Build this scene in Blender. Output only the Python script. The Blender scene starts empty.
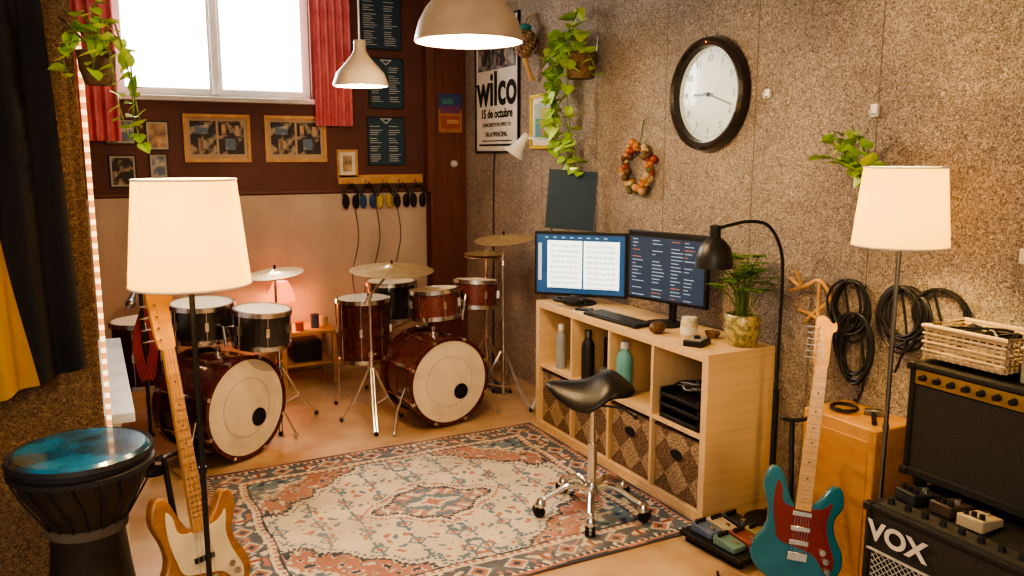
import bpy, bmesh, math, random
from mathutils import Vector, Matrix, noise
random.seed(7)
SC=bpy.context.scene; COL=SC.collection
pi=math.pi; W=2.74; YB=6.18; CEIL=3.0
T=Matrix.Translation
def RX(a): return Matrix.Rotation(a,4,'X')
def RY(a): return Matrix.Rotation(a,4,'Y')
def RZ(a): return Matrix.Rotation(a,4,'Z')
I4=Matrix.Identity(4)
def frame(o,x,y,z):
    x,y,z=Vector(x),Vector(y),Vector(z)
    return Matrix(((x.x,y.x,z.x,o[0]),(x.y,y.y,z.y,o[1]),(x.z,y.z,z.z,o[2]),(0,0,0,1)))
def FW(y,z,out=0): return frame((W-out,y,z),(0,-1,0),(0,0,1),(-1,0,0))
def FB(x,z,out=0): return frame((x,YB-out,z),(1,0,0),(0,0,1),(0,-1,0))
def face(o,n,up=(0,0,1)):
    n=Vector(n).normalized(); x=Vector(up).cross(n).normalized(); y=n.cross(x)
    return frame(o,x,y,n)
# ---------------- materials
MATS={}
def mat(name,col,rough=.6,metal=0,col2=None,ns=9,bump=0,bs=60,es=0,ecol=None,stretch=(1,1,1),coat=0,lo=.35,hi=.65,det=4,tr=0):
    if name in MATS: return MATS[name]
    m=bpy.data.materials.new(name); m.use_nodes=True; nt=m.node_tree; N=nt.nodes; L=nt.links; b=N['Principled BSDF']
    if col2 is None: col2=tuple(c*.86 for c in col)
    tc=N.new('ShaderNodeTexCoord'); mp=N.new('ShaderNodeMapping'); mp.inputs['Scale'].default_value=stretch
    L.new(tc.outputs['Object'],mp.inputs[0])
    nz=N.new('ShaderNodeTexNoise'); nz.inputs['Scale'].default_value=ns; nz.inputs['Detail'].default_value=det; L.new(mp.outputs[0],nz.inputs[0])
    cr=N.new('ShaderNodeValToRGB'); cr.color_ramp.elements[0].position=lo; cr.color_ramp.elements[1].position=hi
    cr.color_ramp.elements[0].color=(*col2,1); cr.color_ramp.elements[1].color=(*col,1)
    L.new(nz.outputs[0],cr.inputs[0]); L.new(cr.outputs[0],b.inputs['Base Color'])
    b.inputs['Roughness'].default_value=rough; b.inputs['Metallic'].default_value=metal
    b.inputs['Coat Weight'].default_value=coat
    b.inputs['Transmission Weight'].default_value=tr
    if bump:
        n2=N.new('ShaderNodeTexNoise'); n2.inputs['Scale'].default_value=bs; n2.inputs['Detail'].default_value=5; L.new(mp.outputs[0],n2.inputs[0])
        bp=N.new('ShaderNodeBump'); bp.inputs['Strength'].default_value=bump; bp.inputs['Distance'].default_value=.01
        L.new(n2.outputs[0],bp.inputs['Height']); L.new(bp.outputs[0],b.inputs['Normal'])
    if es:
        b.inputs['Emission Strength'].default_value=es; b.inputs['Emission Color'].default_value=(*(ecol or col),1)
    MATS[name]=m; return m
def wood(name,a,b2,rough=.5,st=(1,12,12),ns=3): return mat(name,a,rough,0,b2,ns,stretch=st,lo=.3,hi=.7)
BLK=mat('black_plastic',(.022,.021,.022),.42)
RUB=mat('black_rubber',(.014,.013,.013),.8)
CHR=mat('chrome',(.85,.82,.78),.2,1)
STEEL=mat('dark_steel',(.3,.29,.27),.35,1)
BRASS=mat('cymbal_brass',(.85,.68,.40),.3,.75,(.72,.54,.3),20)
WHT=mat('white_enamel',(.8,.77,.7),.4)
PAPER=mat('paper_white',(.78,.74,.66),.8)
CREAM=mat('drum_head_cream',(.82,.70,.52),.5)
BIRCH=wood('birch_veneer',(.78,.56,.33),(.70,.48,.27),.45)
BIRCHZ=wood('birch_veneer_vertical',(.78,.56,.33),(.70,.48,.27),.45,(12,12,1))
PINE=wood('pine_frame',(.64,.39,.18),(.52,.28,.12),.5,(6,6,6))
DKRED=mat('dark_red_lacquer',(.13,.028,.018),.22,0,(.07,.014,.01),30,coat=.6)
BLKSP=mat('black_sparkle',(.035,.032,.03),.25,0,(.15,.14,.13),160,coat=.7,lo=.25,hi=.42)
REDSP=mat('burgundy_sparkle',(.15,.035,.026),.25,0,(.34,.16,.12),150,coat=.7,lo=.28,hi=.45)
LEAF=mat('leaf_green',(.24,.44,.06),.45,0,(.40,.58,.12),12)
STEM=mat('stem_green',(.14,.22,.05),.6)
MAPLE=wood('maple_neck',(.72,.43,.17),(.62,.34,.12),.35)
INK=mat('ink_black',(.02,.02,.02),.8)
TXW=mat('print_white',(.6,.63,.64),.8)
NAVY=mat('navy_card',(.035,.08,.125),.6)
BROWNW=mat('brown_fibre',(.25,.15,.08),.8,0,(.13,.075,.045),60,bump=.5,bs=90)
# ---------------- mesh builder
class MB:
    def __init__(s): s.v=[];s.f=[];s.mi=[];s.M=I4.copy()
    def add(s,vs,fs,m=0):
        o=len(s.v); s.v+=[s.M@Vector(v) for v in vs]; s.f+=[[i+o for i in f] for f in fs]; s.mi+=[m]*len(fs); return s
    def box(s,c,d,m=0,R=None):
        x,y,z=d[0]/2,d[1]/2,d[2]/2
        vs=[Vector((a*x,b*y,e*z)) for e in(-1,1) for b in(-1,1) for a in(-1,1)]
        if R: vs=[R@v for v in vs]
        c=Vector(c); return s.add([v+c for v in vs],[(0,2,3,1),(4,5,7,6),(0,1,5,4),(2,6,7,3),(0,4,6,2),(1,3,7,5)],m)
    def bx(s,x0,x1,y0,y1,z0,z1,m=0): return s.box(((x0+x1)/2,(y0+y1)/2,(z0+z1)/2),(x1-x0,y1-y0,z1-z0),m)
    def cyl(s,p0,p1,r0,r1=None,n=16,m=0,cap=True):
        p0,p1=Vector(p0),Vector(p1); r1=r0 if r1 is None else r1
        d=(p1-p0).normalized(); a=Vector((0,0,1)) if abs(d.z)<.9 else Vector((1,0,0)); u=d.cross(a).normalized(); w=d.cross(u)
        vs=[p0+(u*math.cos(2*pi*i/n)+w*math.sin(2*pi*i/n))*r0 for i in range(n)]+[p1+(u*math.cos(2*pi*i/n)+w*math.sin(2*pi*i/n))*r1 for i in range(n)]
        fs=[(i,(i+1)%n,n+(i+1)%n,n+i) for i in range(n)]
        if cap: fs+=[tuple(range(n-1,-1,-1)),tuple(range(n,2*n))]
        return s.add(vs,fs,m)
    def lathe(s,prof,n=32,m=0,c=(0,0,0)):
        c=Vector(c); vs=[];fs=[];k=len(prof)
        for i in range(n):
            a=2*pi*i/n
            for r,z in prof: vs.append(c+Vector((r*math.cos(a),r*math.sin(a),z)))
        for i in range(n):
            for j in range(k-1):
                p=i*k+j;q=((i+1)%n)*k+j; fs.append((p,q,q+1,p+1))
        return s.add(vs,fs,m)
    def tube(s,pts,r,n=8,m=0,closed=False):
        pts=[Vector(p) for p in pts]; k=len(pts); rr=r if isinstance(r,(list,tuple)) else [r]*k
        tan=[]
        for i in range(k):
            if closed: t=pts[(i+1)%k]-pts[i-1]
            else: t=pts[min(i+1,k-1)]-pts[max(i-1,0)]
            tan.append(t.normalized() if t.length>1e-9 else Vector((0,0,1)))
        a=Vector((0,0,1)) if abs(tan[0].z)<.9 else Vector((1,0,0)); u=tan[0].cross(a).normalized(); vs=[];fs=[]
        for i in range(k):
            t=tan[i]; u=(u-t*u.dot(t)).normalized(); w=t.cross(u)
            for j in range(n): vs.append(pts[i]+(u*math.cos(2*pi*j/n)+w*math.sin(2*pi*j/n))*rr[i])
        for i in range(k if closed else k-1):
            for j in range(n): fs.append((i*n+j,i*n+(j+1)%n,((i+1)%k)*n+(j+1)%n,((i+1)%k)*n+j))
        if not closed: fs+=[tuple(range(n-1,-1,-1)),tuple(range((k-1)*n,k*n))]
        return s.add(vs,fs,m)
    def sph(s,c,r,m=0,sc=(1,1,1),n=14):
        prof=[(max(1e-5,r*math.sin(pi*i/(n//2+2))),-r*math.cos(pi*i/(n//2+2))) for i in range(n//2+3)]
        M0=s.M; s.M=M0@T(Vector(c))@Matrix.Diagonal((*sc,1)); s.lathe(prof,n,m); s.M=M0; return s
    def prism(s,o,z0,z1,m=0):
        n=len(o); vs=[(x,y,z0) for x,y in o]+[(x,y,z1) for x,y in o]
        return s.add(vs,[(i,(i+1)%n,n+(i+1)%n,n+i) for i in range(n)]+[tuple(range(n-1,-1,-1)),tuple(range(n,2*n))],m)
    def quad(s,x0,x1,y0,y1,z,m=0): return s.add([(x0,y0,z),(x1,y0,z),(x1,y1,z),(x0,y1,z)],[(0,1,2,3)],m)
def cat(pts,k=5,closed=True):
    out=[];n=len(pts); P=[Vector(p) for p in pts]
    rng=range(n) if closed else range(n-1)
    for i in rng:
        if closed: a,b,c,d=P[i-1],P[i],P[(i+1)%n],P[(i+2)%n]
        else: a,b,c,d=P[max(i-1,0)],P[i],P[i+1],P[min(i+2,n-1)]
        for j in range(k):
            t=j/k; out.append(.5*((2*b)+(c-a)*t+(2*a-5*b+4*c-d)*t*t+(3*b-a-3*c+d)*t**3))
    if not closed: out.append(P[-1])
    return out
def mesh(name,mb,mats,ang=.6):
    me=bpy.data.meshes.new(name); me.from_pydata([tuple(v) for v in mb.v],[],mb.f)
    for m in (mats if isinstance(mats,(list,tuple)) else [mats]): me.materials.append(m)
    me.polygons.foreach_set('material_index',mb.mi)
    b=bmesh.new(); b.from_mesh(me); bmesh.ops.recalc_face_normals(b,faces=b.faces); b.to_mesh(me); b.free()
    me.polygons.foreach_set('use_smooth',[True]*len(me.polygons)); me.update()
    me.set_sharp_from_angle(angle=ang); return me
def bev(o,w,seg=2):
    md=o.modifiers.new('bevel','BEVEL'); md.width=w; md.segments=seg; md.limit_method='ANGLE'; md.angle_limit=.6
def obj(name,data,M=I4,parent=None):
    o=bpy.data.objects.new(name,data); COL.objects.link(o)
    if parent: o.parent=parent
    o.matrix_basis=M; return o
def part(p,name,mb,mats,M=I4,bevel=0,label=None,ang=.6):
    o=obj(name,mesh(name,mb,mats,ang),M,p)
    if bevel: bev(o,bevel)
    if label: o['label']=label
    return o
def tag(o,label,catg,group=None):
    o['label']=label; o['category']=catg
    if group: o['group']=group
    return o
def thing(name,label,catg,M=I4,group=None):
    o=obj(name,None,M); o.empty_display_size=.05; return tag(o,label,catg,group)
def mthing(name,label,catg,mb,mats,M=I4,bevel=0,group=None,ang=.6):
    o=obj(name,mesh(name,mb,mats,ang),M)
    if bevel: bev(o,bevel)
    return tag(o,label,catg,group)
def struct(name,mb,mats,M=I4,parent=None,bevel=0):
    o=obj(name,mesh(name,mb,mats),M,parent); o['kind']='structure'
    if bevel: bev(o,bevel)
    return o
def dup(o,M,label=None,parent=None):
    c=o.copy(); COL.objects.link(c)
    if parent: c.parent=parent
    else: c.matrix_basis=M
    if label: c['label']=label
    for ch in o.children: dup(ch,None,None,c)
    return c
def text(p,s,size,m,M,name='lettering',align='CENTER',sx=1,bold=0):
    cu=bpy.data.curves.new(name,'FONT'); cu.body=s; cu.size=size; cu.align_x=align; cu.align_y='CENTER'; cu.extrude=.0006; cu.offset=bold
    t=bpy.data.objects.new('tmp',cu); COL.objects.link(t); bpy.context.view_layer.update()
    me=bpy.data.meshes.new_from_object(t.evaluated_get(bpy.context.evaluated_depsgraph_get()))
    bpy.data.objects.remove(t); me.materials.clear(); me.materials.append(m)
    return obj(name,me,M@Matrix.Diagonal((sx,1,1,1)),p)
def plight(p,name,loc,e,col,r=.04):
    l=bpy.data.lights.new(name,'POINT'); l.energy=e; l.color=col; l.shadow_soft_size=r
    return obj(name,l,T(Vector(loc)),p)
# ---------------- camera
cd=bpy.data.cameras.new('camera'); cam=obj('camera',cd,T((0,0,1.63))@RZ(-math.radians(27.3))@RX(math.radians(80.76)))
cd.lens=28.76; cd.sensor_width=36; cd.clip_start=.05; SC.camera=cam
# ---------------- structure materials
def wallmat(name,c1,c2,c3,seams=True,sc=1):
    m=bpy.data.materials.new(name); m.use_nodes=True; nt=m.node_tree; N=nt.nodes; L=nt.links; b=N['Principled BSDF']
    b.inputs['Roughness'].default_value=.95
    tc=N.new('ShaderNodeTexCoord')
    def nz(s,d,dist=0):
        n=N.new('ShaderNodeTexNoise'); n.inputs['Scale'].default_value=s; n.inputs['Detail'].default_value=d; n.inputs['Distortion'].default_value=dist; L.new(tc.outputs['Object'],n.inputs[0]); return n
    a=nz(60*sc,3,3.0); bb=nz(2.2,3); v=nz(105*sc,2,1.5)
    cr=N.new('ShaderNodeValToRGB'); e=cr.color_ramp.elements; e[0].position=.39; e[1].position=.56; e[0].color=(*c1,1); e[1].color=(*c2,1); L.new(a.outputs[0],cr.inputs[0])
    cr2=N.new('ShaderNodeValToRGB'); e=cr2.color_ramp.elements; e[0].position=.56; e[1].position=.67; e[0].color=(0,0,0,1); e[1].color=(1,1,1,1); L.new(v.outputs[0],cr2.inputs[0])
    mx=N.new('ShaderNodeMixRGB'); L.new(cr2.outputs[0],mx.inputs[0]); L.new(cr.outputs[0],mx.inputs[1]); mx.inputs[2].default_value=(*c3,1)
    cr3=N.new('ShaderNodeValToRGB'); e=cr3.color_ramp.elements; e[0].position=.3; e[1].position=.7; e[0].color=(.72,.72,.74,1); e[1].color=(1,1,1,1); L.new(bb.outputs[0],cr3.inputs[0])
    ml=N.new('ShaderNodeMixRGB'); ml.blend_type='MULTIPLY'; ml.inputs[0].default_value=1; L.new(mx.outputs[0],ml.inputs[1]); L.new(cr3.outputs[0],ml.inputs[2])
    out=ml
    if seams:
        sp=N.new('ShaderNodeSeparateXYZ'); L.new(tc.outputs['Object'],sp.inputs[0])
        def mth(op,x,y):
            n=N.new('ShaderNodeMath'); n.operation=op
            for i,q in enumerate((x,y)):
                if isinstance(q,(int,float)): n.inputs[i].default_value=q
                elif q is not None: L.new(q,n.inputs[i])
            return n.outputs[0]
        f=mth('FRACT',mth('DIVIDE',mth('ADD',sp.outputs[1],-2.22+6.6),.66),None)
        s1=mth('MULTIPLY',mth('LESS_THAN',f,.010),.7)
        m2=N.new('ShaderNodeMixRGB'); L.new(s1,m2.inputs[0]); L.new(ml.outputs[0],m2.inputs[1]); m2.inputs[2].default_value=(.16,.12,.09,1); out=m2
    L.new(out.outputs[0],b.inputs['Base Color'])
    bp=N.new('ShaderNodeBump'); bp.inputs['Strength'].default_value=1; bp.inputs['Distance'].default_value=.014; L.new(a.outputs[0],bp.inputs['Height']); L.new(bp.outputs[0],b.inputs['Normal'])
    return m
WR=wallmat('wood_wool_panel',(.20,.155,.12),(.58,.475,.38),(.84,.73,.60))
WL=wallmat('rough_plaster',(.10,.062,.04),(.27,.175,.11),(.40,.28,.17),False)
BROWN=mat('brown_paint',(.16,.062,.052),.6,0,(.13,.050,.043),4)
PIL=mat('brown_wood_trim',(.20,.075,.060),.5,0,(.16,.06,.05),5,stretch=(4,4,.6))
FLOORM=mat('worn_tan_floor',(.60,.43,.28),.45,0,(.42,.26,.15),3,bump=.1,bs=40,det=8)
CEILM=mat('ceiling_paint',(.6,.53,.45),.9)
struct('floor',MB().bx(-1.6,W+.1,-.6,YB+.1,-.1,0),FLOORM)
struct('ceiling',MB().bx(-1.6,W+.1,-.6,YB+.3,CEIL,CEIL+.1),CEILM)
struct('wall_right',MB().bx(W,W+.1,-.6,YB+.1,0,CEIL),WR)
wx0,wx1,wz0,wz1=.22,1.53,2.03,2.92
struct('wall_back',MB().bx(-.5,wx0,YB,YB+.2,0,CEIL).bx(wx1,W,YB,YB+.2,0,CEIL).bx(wx0,wx1,YB,YB+.2,0,wz0).bx(wx0,wx1,YB,YB+.2,wz1,CEIL),BROWN)
struct('wall_left',MB().bx(-.5,-.38,3.4,YB,0,CEIL),BROWN)
MP=frame((-.005,3.25,0),(.903,.43,0),(0,0,1),(.43,-.903,0))
struct('wall_partition',MB().bx(-1.7,0,0,CEIL,-.1,0),WL,MP)
struct('trim_1',MB().bx(2.43,W-.001,YB-.07,YB,0,CEIL).bx(2.40,2.47,YB-.09,YB,1.34,CEIL),PIL,bevel=.004)
struct('trim_2',MB().bx(-.3,2.40,YB-.02,YB,1.345,1.37),PIL,bevel=.003)
WF=mat('window_white_paint',(.85,.84,.8),.5)
wn=MB(); y0,y1=YB+.06,YB+.12
for a,b,c,d in [(wx0,wx1,wz0,wz0+.06),(wx0,wx1,wz1-.06,wz1)]: wn.bx(a,b,y0,y1,c,d)
for a,b in [(wx0,wx0+.06),(wx1-.06,wx1),(.82,.91)]: wn.bx(a,b,y0-.005,y1,wz0,wz1)
wn.bx(.84,.89,y0-.02,y0,wz0+.02,wz1-.02)
wo=struct('window_1',wn,WF,bevel=.004)
struct('trim_3',MB().bx(wx0-.03,wx1+.03,YB-.05,YB+.06,wz0-.035,wz0),mat('grey_sill',(.6,.58,.55),.5),bevel=.004)
gm=bpy.data.materials.new('frosted_glass_glow'); gm.use_nodes=True; N=gm.node_tree.nodes; L=gm.node_tree.links; N.clear()  # backlight of the panes is put into the glass as its own emission
o_=N.new('ShaderNodeOutputMaterial'); e_=N.new('ShaderNodeEmission'); t_=N.new('ShaderNodeBsdfTransparent'); mx_=N.new('ShaderNodeMixShader'); nz_=N.new('ShaderNodeTexNoise'); cr_=N.new('ShaderNodeValToRGB')
nz_.inputs['Scale'].default_value=1.5; cr_.color_ramp.elements[0].color=(.80,.85,.78,1); cr_.color_ramp.elements[1].color=(1,1,.97,1)
L.new(nz_.outputs[0],cr_.inputs[0]); L.new(cr_.outputs[0],e_.inputs[0]); e_.inputs[1].default_value=5
mx_.inputs[0].default_value=.7; L.new(t_.outputs[0],mx_.inputs[1]); L.new(e_.outputs[0],mx_.inputs[2]); L.new(mx_.outputs[0],o_.inputs[0])
gl=MB().add([(wx0+.06,YB+.09,wz0+.06),(.82,YB+.09,wz0+.06),(.82,YB+.09,wz1-.06),(wx0+.06,YB+.09,wz1-.06)],[(0,1,2,3)]).add([(.91,YB+.09,wz0+.06),(wx1-.06,YB+.09,wz0+.06),(wx1-.06,YB+.09,wz1-.06),(.91,YB+.09,wz1-.06)],[(0,1,2,3)])
struct('window_2',gl,gm)
# ---------------- lights
def area(name,loc,rot,e,col,sx,sy):
    l=bpy.data.lights.new(name,'AREA'); l.shape='RECTANGLE'; l.size=sx; l.size_y=sy; l.energy=e; l.color=col
    return obj(name,l,T(loc)@rot)
area('window_daylight',(.875,YB+.35,2.5),RX(math.radians(-90)),200,(1,.97,.93),1.3,.9)
area('fill_light',(-.9,-.9,2.3),RZ(math.radians(-30))@RX(math.radians(68)),42,(1,.86,.68),2.0,1.4)  # unseen fill lamp added behind the camera to brighten the room
w=bpy.data.worlds.new('world'); SC.world=w; w.use_nodes=True; w.node_tree.nodes['Background'].inputs[0].default_value=(1,.82,.62,1); w.node_tree.nodes['Background'].inputs[1].default_value=.28
SC.view_settings.view_transform='AgX'; SC.view_settings.look='AgX - High Contrast'; SC.view_settings.exposure=.5
# ---------------- rug
def rugcol(x,y,LX,LY):
    navy=(.075,.095,.135); rose=(.50,.235,.18); cream=(.72,.63,.50); rust=(.36,.12,.08); blue=(.18,.25,.32)
    ex=LX/2-abs(x); ey=LY/2-abs(y); d=min(ex,ey); s=(abs(y) if ex<ey else abs(x))
    if d<.015: return navy
    if d<.03: return rose
    if d<.045: return cream if int(s*60)%2 else navy
    fl=noise.noise(Vector((abs(x)*24,abs(y)*24,3)))
    if d<.165:
        c=.105; q=((s+.04)%.24)-.12; k=abs(q)+abs(d-c)*1.1
        if k<.02: return navy
        if k<.042: return rose
        if k<.055: return cream
        if k<.064: return blue
        qq=((s+.16)%.24)-.12
        if abs(qq)+1.3*abs(d-c)<.04: return cream if abs(qq)>.012 else rust
        if fl>.28: return rose
        if fl<-.34: return cream
        return (.14,.155,.195)
    if d<.18: return cream
    if d<.20: return rose if int(s*55)%2 else cream
    if d<.21: return navy
    ax=LX/2-.21; ay=LY/2-.21; u=abs(x)/ax; v=abs(y)/ay
    st=lambda t:round(t*30)/30
    k=st(u)*.95+st(v)+.07*math.sin(u*20)*math.sin(v*14)
    if k>1.58:
        return cream if fl>.2 else (blue if fl>-.25 else navy)
    if k>1.53: return cream
    if k>1.24:
        if fl>.33: return navy
        if fl>.24: return cream
        if fl<-.36: return cream
        if fl<-.28: return blue
        return rose
    if k>1.20: return navy
    if k>1.14: return cream
    if k>1.115: return blue
    R=.25; q=(round(abs(x)*60)/60*.7+round(abs(y)*60)/60+.015*math.sin(abs(x)*40))/R
    if q<.2: return rose
    if q<.32: return cream
    if q<.45: return blue
    if q<.8: return cream if fl>.15 else ((.52,.30,.24) if fl>-.25 else blue)
    if q<.87: return navy
    if q<1.0: return cream
    if q<1.05: return rose
    gx=((abs(x)+.05)%.17)-.085; gy=((abs(y)+.085)%.17)-.085; g=abs(gx)+abs(gy)
    if g<.016: return rose
    if abs(g-.036)<.007: return blue
    if abs(gx)<.006 and abs(gy)<.075: return blue
    if fl>.40: return blue
    if fl<-.42: return rose
    return cream
LX,LY=1.92,1.62; nx,ny=288,243
vs=[];fs=[]
for j in range(ny+1):
    for i in range(nx+1): vs.append(((i/nx-.5)*LX,(j/ny-.5)*LY,.008+.002*noise.noise(Vector((i*.03,j*.03,0)))))
for j in range(ny):
    for i in range(nx):
        a=j*(nx+1)+i; fs.append((a,a+1,a+nx+2,a+nx+1))
me=bpy.data.meshes.new('rug_pile'); me.from_pydata(vs,[],fs)
ca=me.color_attributes.new('weave','FLOAT_COLOR','CORNER'); buf=[]
for j in range(ny):
    for i in range(nx):
        x=((i+.5)/nx-.5)*LX; y=((j+.5)/ny-.5)*LY
        c=rugcol(x+.006*math.sin(y*17),y+.006*math.sin(x*13),LX,LY)
        k=.92+.2*noise.noise(Vector((x*6,y*6,1)))+random.uniform(-.08,.08)
        cc=(min(1,c[0]*k),min(1,c[1]*k),min(1,c[2]*k),1); buf+=list(cc)*4
ca.data.foreach_set('color',buf)
rm=mat('rug_wool',(1,1,1),.95,bump=.4,bs=400)
nt=rm.node_tree; at=nt.nodes.new('ShaderNodeAttribute'); at.attribute_name='weave'
n1=nt.nodes.new('ShaderNodeTexNoise'); n1.inputs['Scale'].default_value=3; n1.inputs['Detail'].default_value=6
mr=nt.nodes.new('ShaderNodeMixRGB'); crr=nt.nodes.new('ShaderNodeValToRGB'); crr.color_ramp.elements[0].position=.48; crr.color_ramp.elements[1].position=.8; crr.color_ramp.elements[1].color=(.4,.4,.4,1)
nt.links.new(n1.outputs[0],crr.inputs[0]); nt.links.new(crr.outputs[0],mr.inputs[0]); nt.links.new(at.outputs['Color'],mr.inputs[1]); mr.inputs[2].default_value=(.62,.50,.40,1)
nt.links.new(mr.outputs[0],nt.nodes['Principled BSDF'].inputs['Base Color'])
me.materials.append(rm)
rug=thing('rug','worn oriental rug in cream, rose and navy with medallions on floor','rug',T((1.35,3.43,0)))
obj('pile',me,I4,rug)
part(rug,'backing',MB().bx(-LX/2,LX/2,-LY/2,LY/2,0,.005),mat('rug_edge',(.25,.14,.1),.9))
fr=MB()
for i in range(150):
    y=-LY/2+LY*(i+.5)/150; fr.box((-(LX/2+.014),y,.004),(.03,.004,.003))
fo=part(rug,'fringe',fr,mat('fringe_cream',(.6,.5,.38),.9)); fo['kind']='stuff'
# ---------------- curtains
PINK=mat('pink_curtain',(.74,.25,.27),.8,0,(.60,.16,.19),6)
def cloth(x0,x1,z0,z1,amp,fr,nx=60,nz=10):
    b=MB(); vs=[];fs=[]
    for j in range(nz+1):
        for i in range(nx+1):
            u=i/nx; z=z0+(z1-z0)*j/nz
            vs.append((x0+(x1-x0)*u,amp*math.sin(u*fr*2*pi+.6*math.sin(z*2))*(1-.3*j/nz),z))
    for j in range(nz):
        for i in range(nx):
            a=j*(nx+1)+i; fs.append((a,a+1,a+nx+2,a+nx+1))
    return b.add(vs,fs)
mthing('curtain','pink-red curtain hanging beside the window','curtain',cloth(1.52,1.80,1.84,2.90,.025,5),PINK,T((0,YB-.10,0)),group='window curtains',ang=3)
mthing('curtain','pink-red curtain hanging beside the window','curtain',cloth(-.16,.23,1.72,2.90,.025,6),PINK,T((0,YB-.10,0)),group='window curtains',ang=3)
mthing('curtain_rod','thin dark metal curtain rod above the window','curtain rod',MB().cyl((-.2,YB-.1,2.91),(1.85,YB-.1,2.91),.01).box((-.15,YB-.05,2.91),(.02,.1,.02)).box((1.8,YB-.05,2.91),(.02,.1,.02)),STEEL)
mthing('backdrop_cloth','beige fabric backdrop hung across the lower brown wall','cloth',cloth(-.25,2.40,.0,1.335,.014,7,90,10),mat('beige_fabric',(.60,.48,.40),.9,0,(.52,.40,.32),3,bump=.2,bs=200),T((0,YB-.035,.005)),ang=3)
# ---------------- pictures
def picture(name,label,M,w,h,fm,fw,arts,bg=PAPER,th=.02,catg='picture'):
    p=thing(name,label,catg,M)
    if fw>0:
        f=MB().bx(-w/2,w/2,h/2-fw,h/2,0,th).bx(-w/2,w/2,-h/2,-h/2+fw,0,th).bx(-w/2,-w/2+fw,-h/2+fw,h/2-fw,0,th).bx(w/2-fw,w/2,-h/2+fw,h/2-fw,0,th)
        part(p,'frame',f,fm,bevel=.002)
    a=MB().bx(-w/2+fw*.9,w/2-fw*.9,-h/2+fw*.9,h/2-fw*.9,0.0005,th*.5); ms=[bg]; z=th*.5
    for k,(x0,x1,y0,y1,m) in enumerate(arts):
        if m not in ms: ms.append(m)
        a.quad(x0,x1,y0,y1,z+.0004*(k+1),ms.index(m))
    part(p,'print',a,ms); return p
A1=mat('photo_dark',(.05,.04,.045),.6,0,(.42,.34,.24),16,lo=.38,hi=.5); A2=mat('photo_warm',(.62,.42,.25),.6,0,(.2,.13,.1),14); A3=mat('photo_blue',(.14,.20,.28),.6,0,(.55,.50,.42),14,lo=.4,hi=.55)
MNT=mat('picture_mount',(.52,.38,.26),.7)
for i,(cx,lab) in enumerate([(.845,'wide pine-framed pair of photographs on the brown wall'),(1.395,'wide pine-framed pair of dark photographs on the brown wall')]):
    w,h=.45,.335
    picture('framed_picture',lab,FB(cx,1.745),w,h,PINE,.025,[(-.18,-.008,-.11,.12,A1),(.008,.18,-.11,.12,A1),(-.15,-.06,.03,.09,A3),(-.13,-.10,-.10,.0,A2),(.05,.12,-.08,.0,A3),(.03,.06,.03,.1,A2),(.12,.15,.02,.09,MNT)],bg=MNT)
picture('framed_picture','small wood-framed portrait photo on the brown wall',FB(1.775,1.565),.16,.21,PINE,.018,[(-.035,.035,-.06,.06,A2)])
for (x0,x1,z0,z1,m,l) in [(.13,.32,1.70,1.87,A3,'small unframed photo pinned to the brown wall'),(.38,.53,1.66,1.86,A2,'small pale photo print pinned to the brown wall'),(.14,.31,1.41,1.63,A1,'small dark framed photo print pinned to wall'),(.39,.51,1.47,1.64,A3,'small bluish photo print pinned to the brown wall')]:
    w,h=x1-x0,z1-z0
    picture('photo_print',l,FB((x0+x1)/2,(z0+z1)/2),w,h,BLK,.008,[(-w/2+.02,w/2-.02,-h/2+.02,h/2-.02,m)],bg=mat('grey_card',(.50,.46,.38),.8),th=.01,catg='photo')
picture('photo_print','small white photo print pinned to the brown wall',FB(.78,1.42),.09,.05,BLK,0,[(-.03,.03,-.015,.015,A2)],th=.004,catg='photo')
def menu(x0,x1,z0,z1):
    w,h=x1-x0,z1-z0; arts=[]; rr=random.Random(int(z0*100)); y=h/2-.075
    while y>-h/2+.03:
        for c in(0,1):
            xa=-w/2+.02+c*w/2; arts.append((xa,xa+rr.uniform(.05,w/2-.05),y,y+.005,TXW))
        y-=.016 if rr.random()<.8 else .03
    p=picture('menu_board','dark navy printed menu board with white text on wall',FB((x0+x1)/2,(z0+z1)/2),w,h,BLK,.006,arts,bg=NAVY,th=.012,catg='poster')
    part(p,'emblem',MB().prism([(-.05,h/2-.012),(.05,h/2-.012),(0,h/2-.055)],.007,.008).prism([(-.03,h/2-.02),(.03,h/2-.02),(0,h/2-.045)],.008,.009,1),[TXW,NAVY])
    p['group']='menu boards on the back wall'
menu(1.91,2.23,2.42,2.84); menu(1.96,2.24,1.98,2.36); menu(1.94,2.24,1.55,1.92)
picture('poster','small colourful blue and orange poster on brown pillar',FB(2.60,1.955,.075),.2,.3,BLK,0,[(-.1,.1,.03,.15,mat('poster_blue',(.06,.10,.25),.7)),(-.085,.085,.0,.06,mat('poster_violet',(.22,.08,.22),.7)),(-.08,.08,-.12,-.02,mat('poster_red',(.42,.12,.04),.7)),(-.07,.02,.07,.11,mat('poster_teal',(.1,.25,.28),.7)),(-.03,.07,-.08,-.05,mat('poster_pink',(.6,.32,.2),.7))],bg=mat('poster_orange',(.50,.22,.06),.7),th=.004,catg='poster')
mthing('door_knob','round pale wall knob on the brown pillar','knob',MB().lathe([(.0001,.03),(.02,.028),(.028,.012),(.03,0),(.0001,0)],20),WHT,FB(2.63,1.56,.07))
GREYP=mat('poster_photo',(.42,.41,.39),.7,0,(.05,.05,.05),9)
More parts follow.
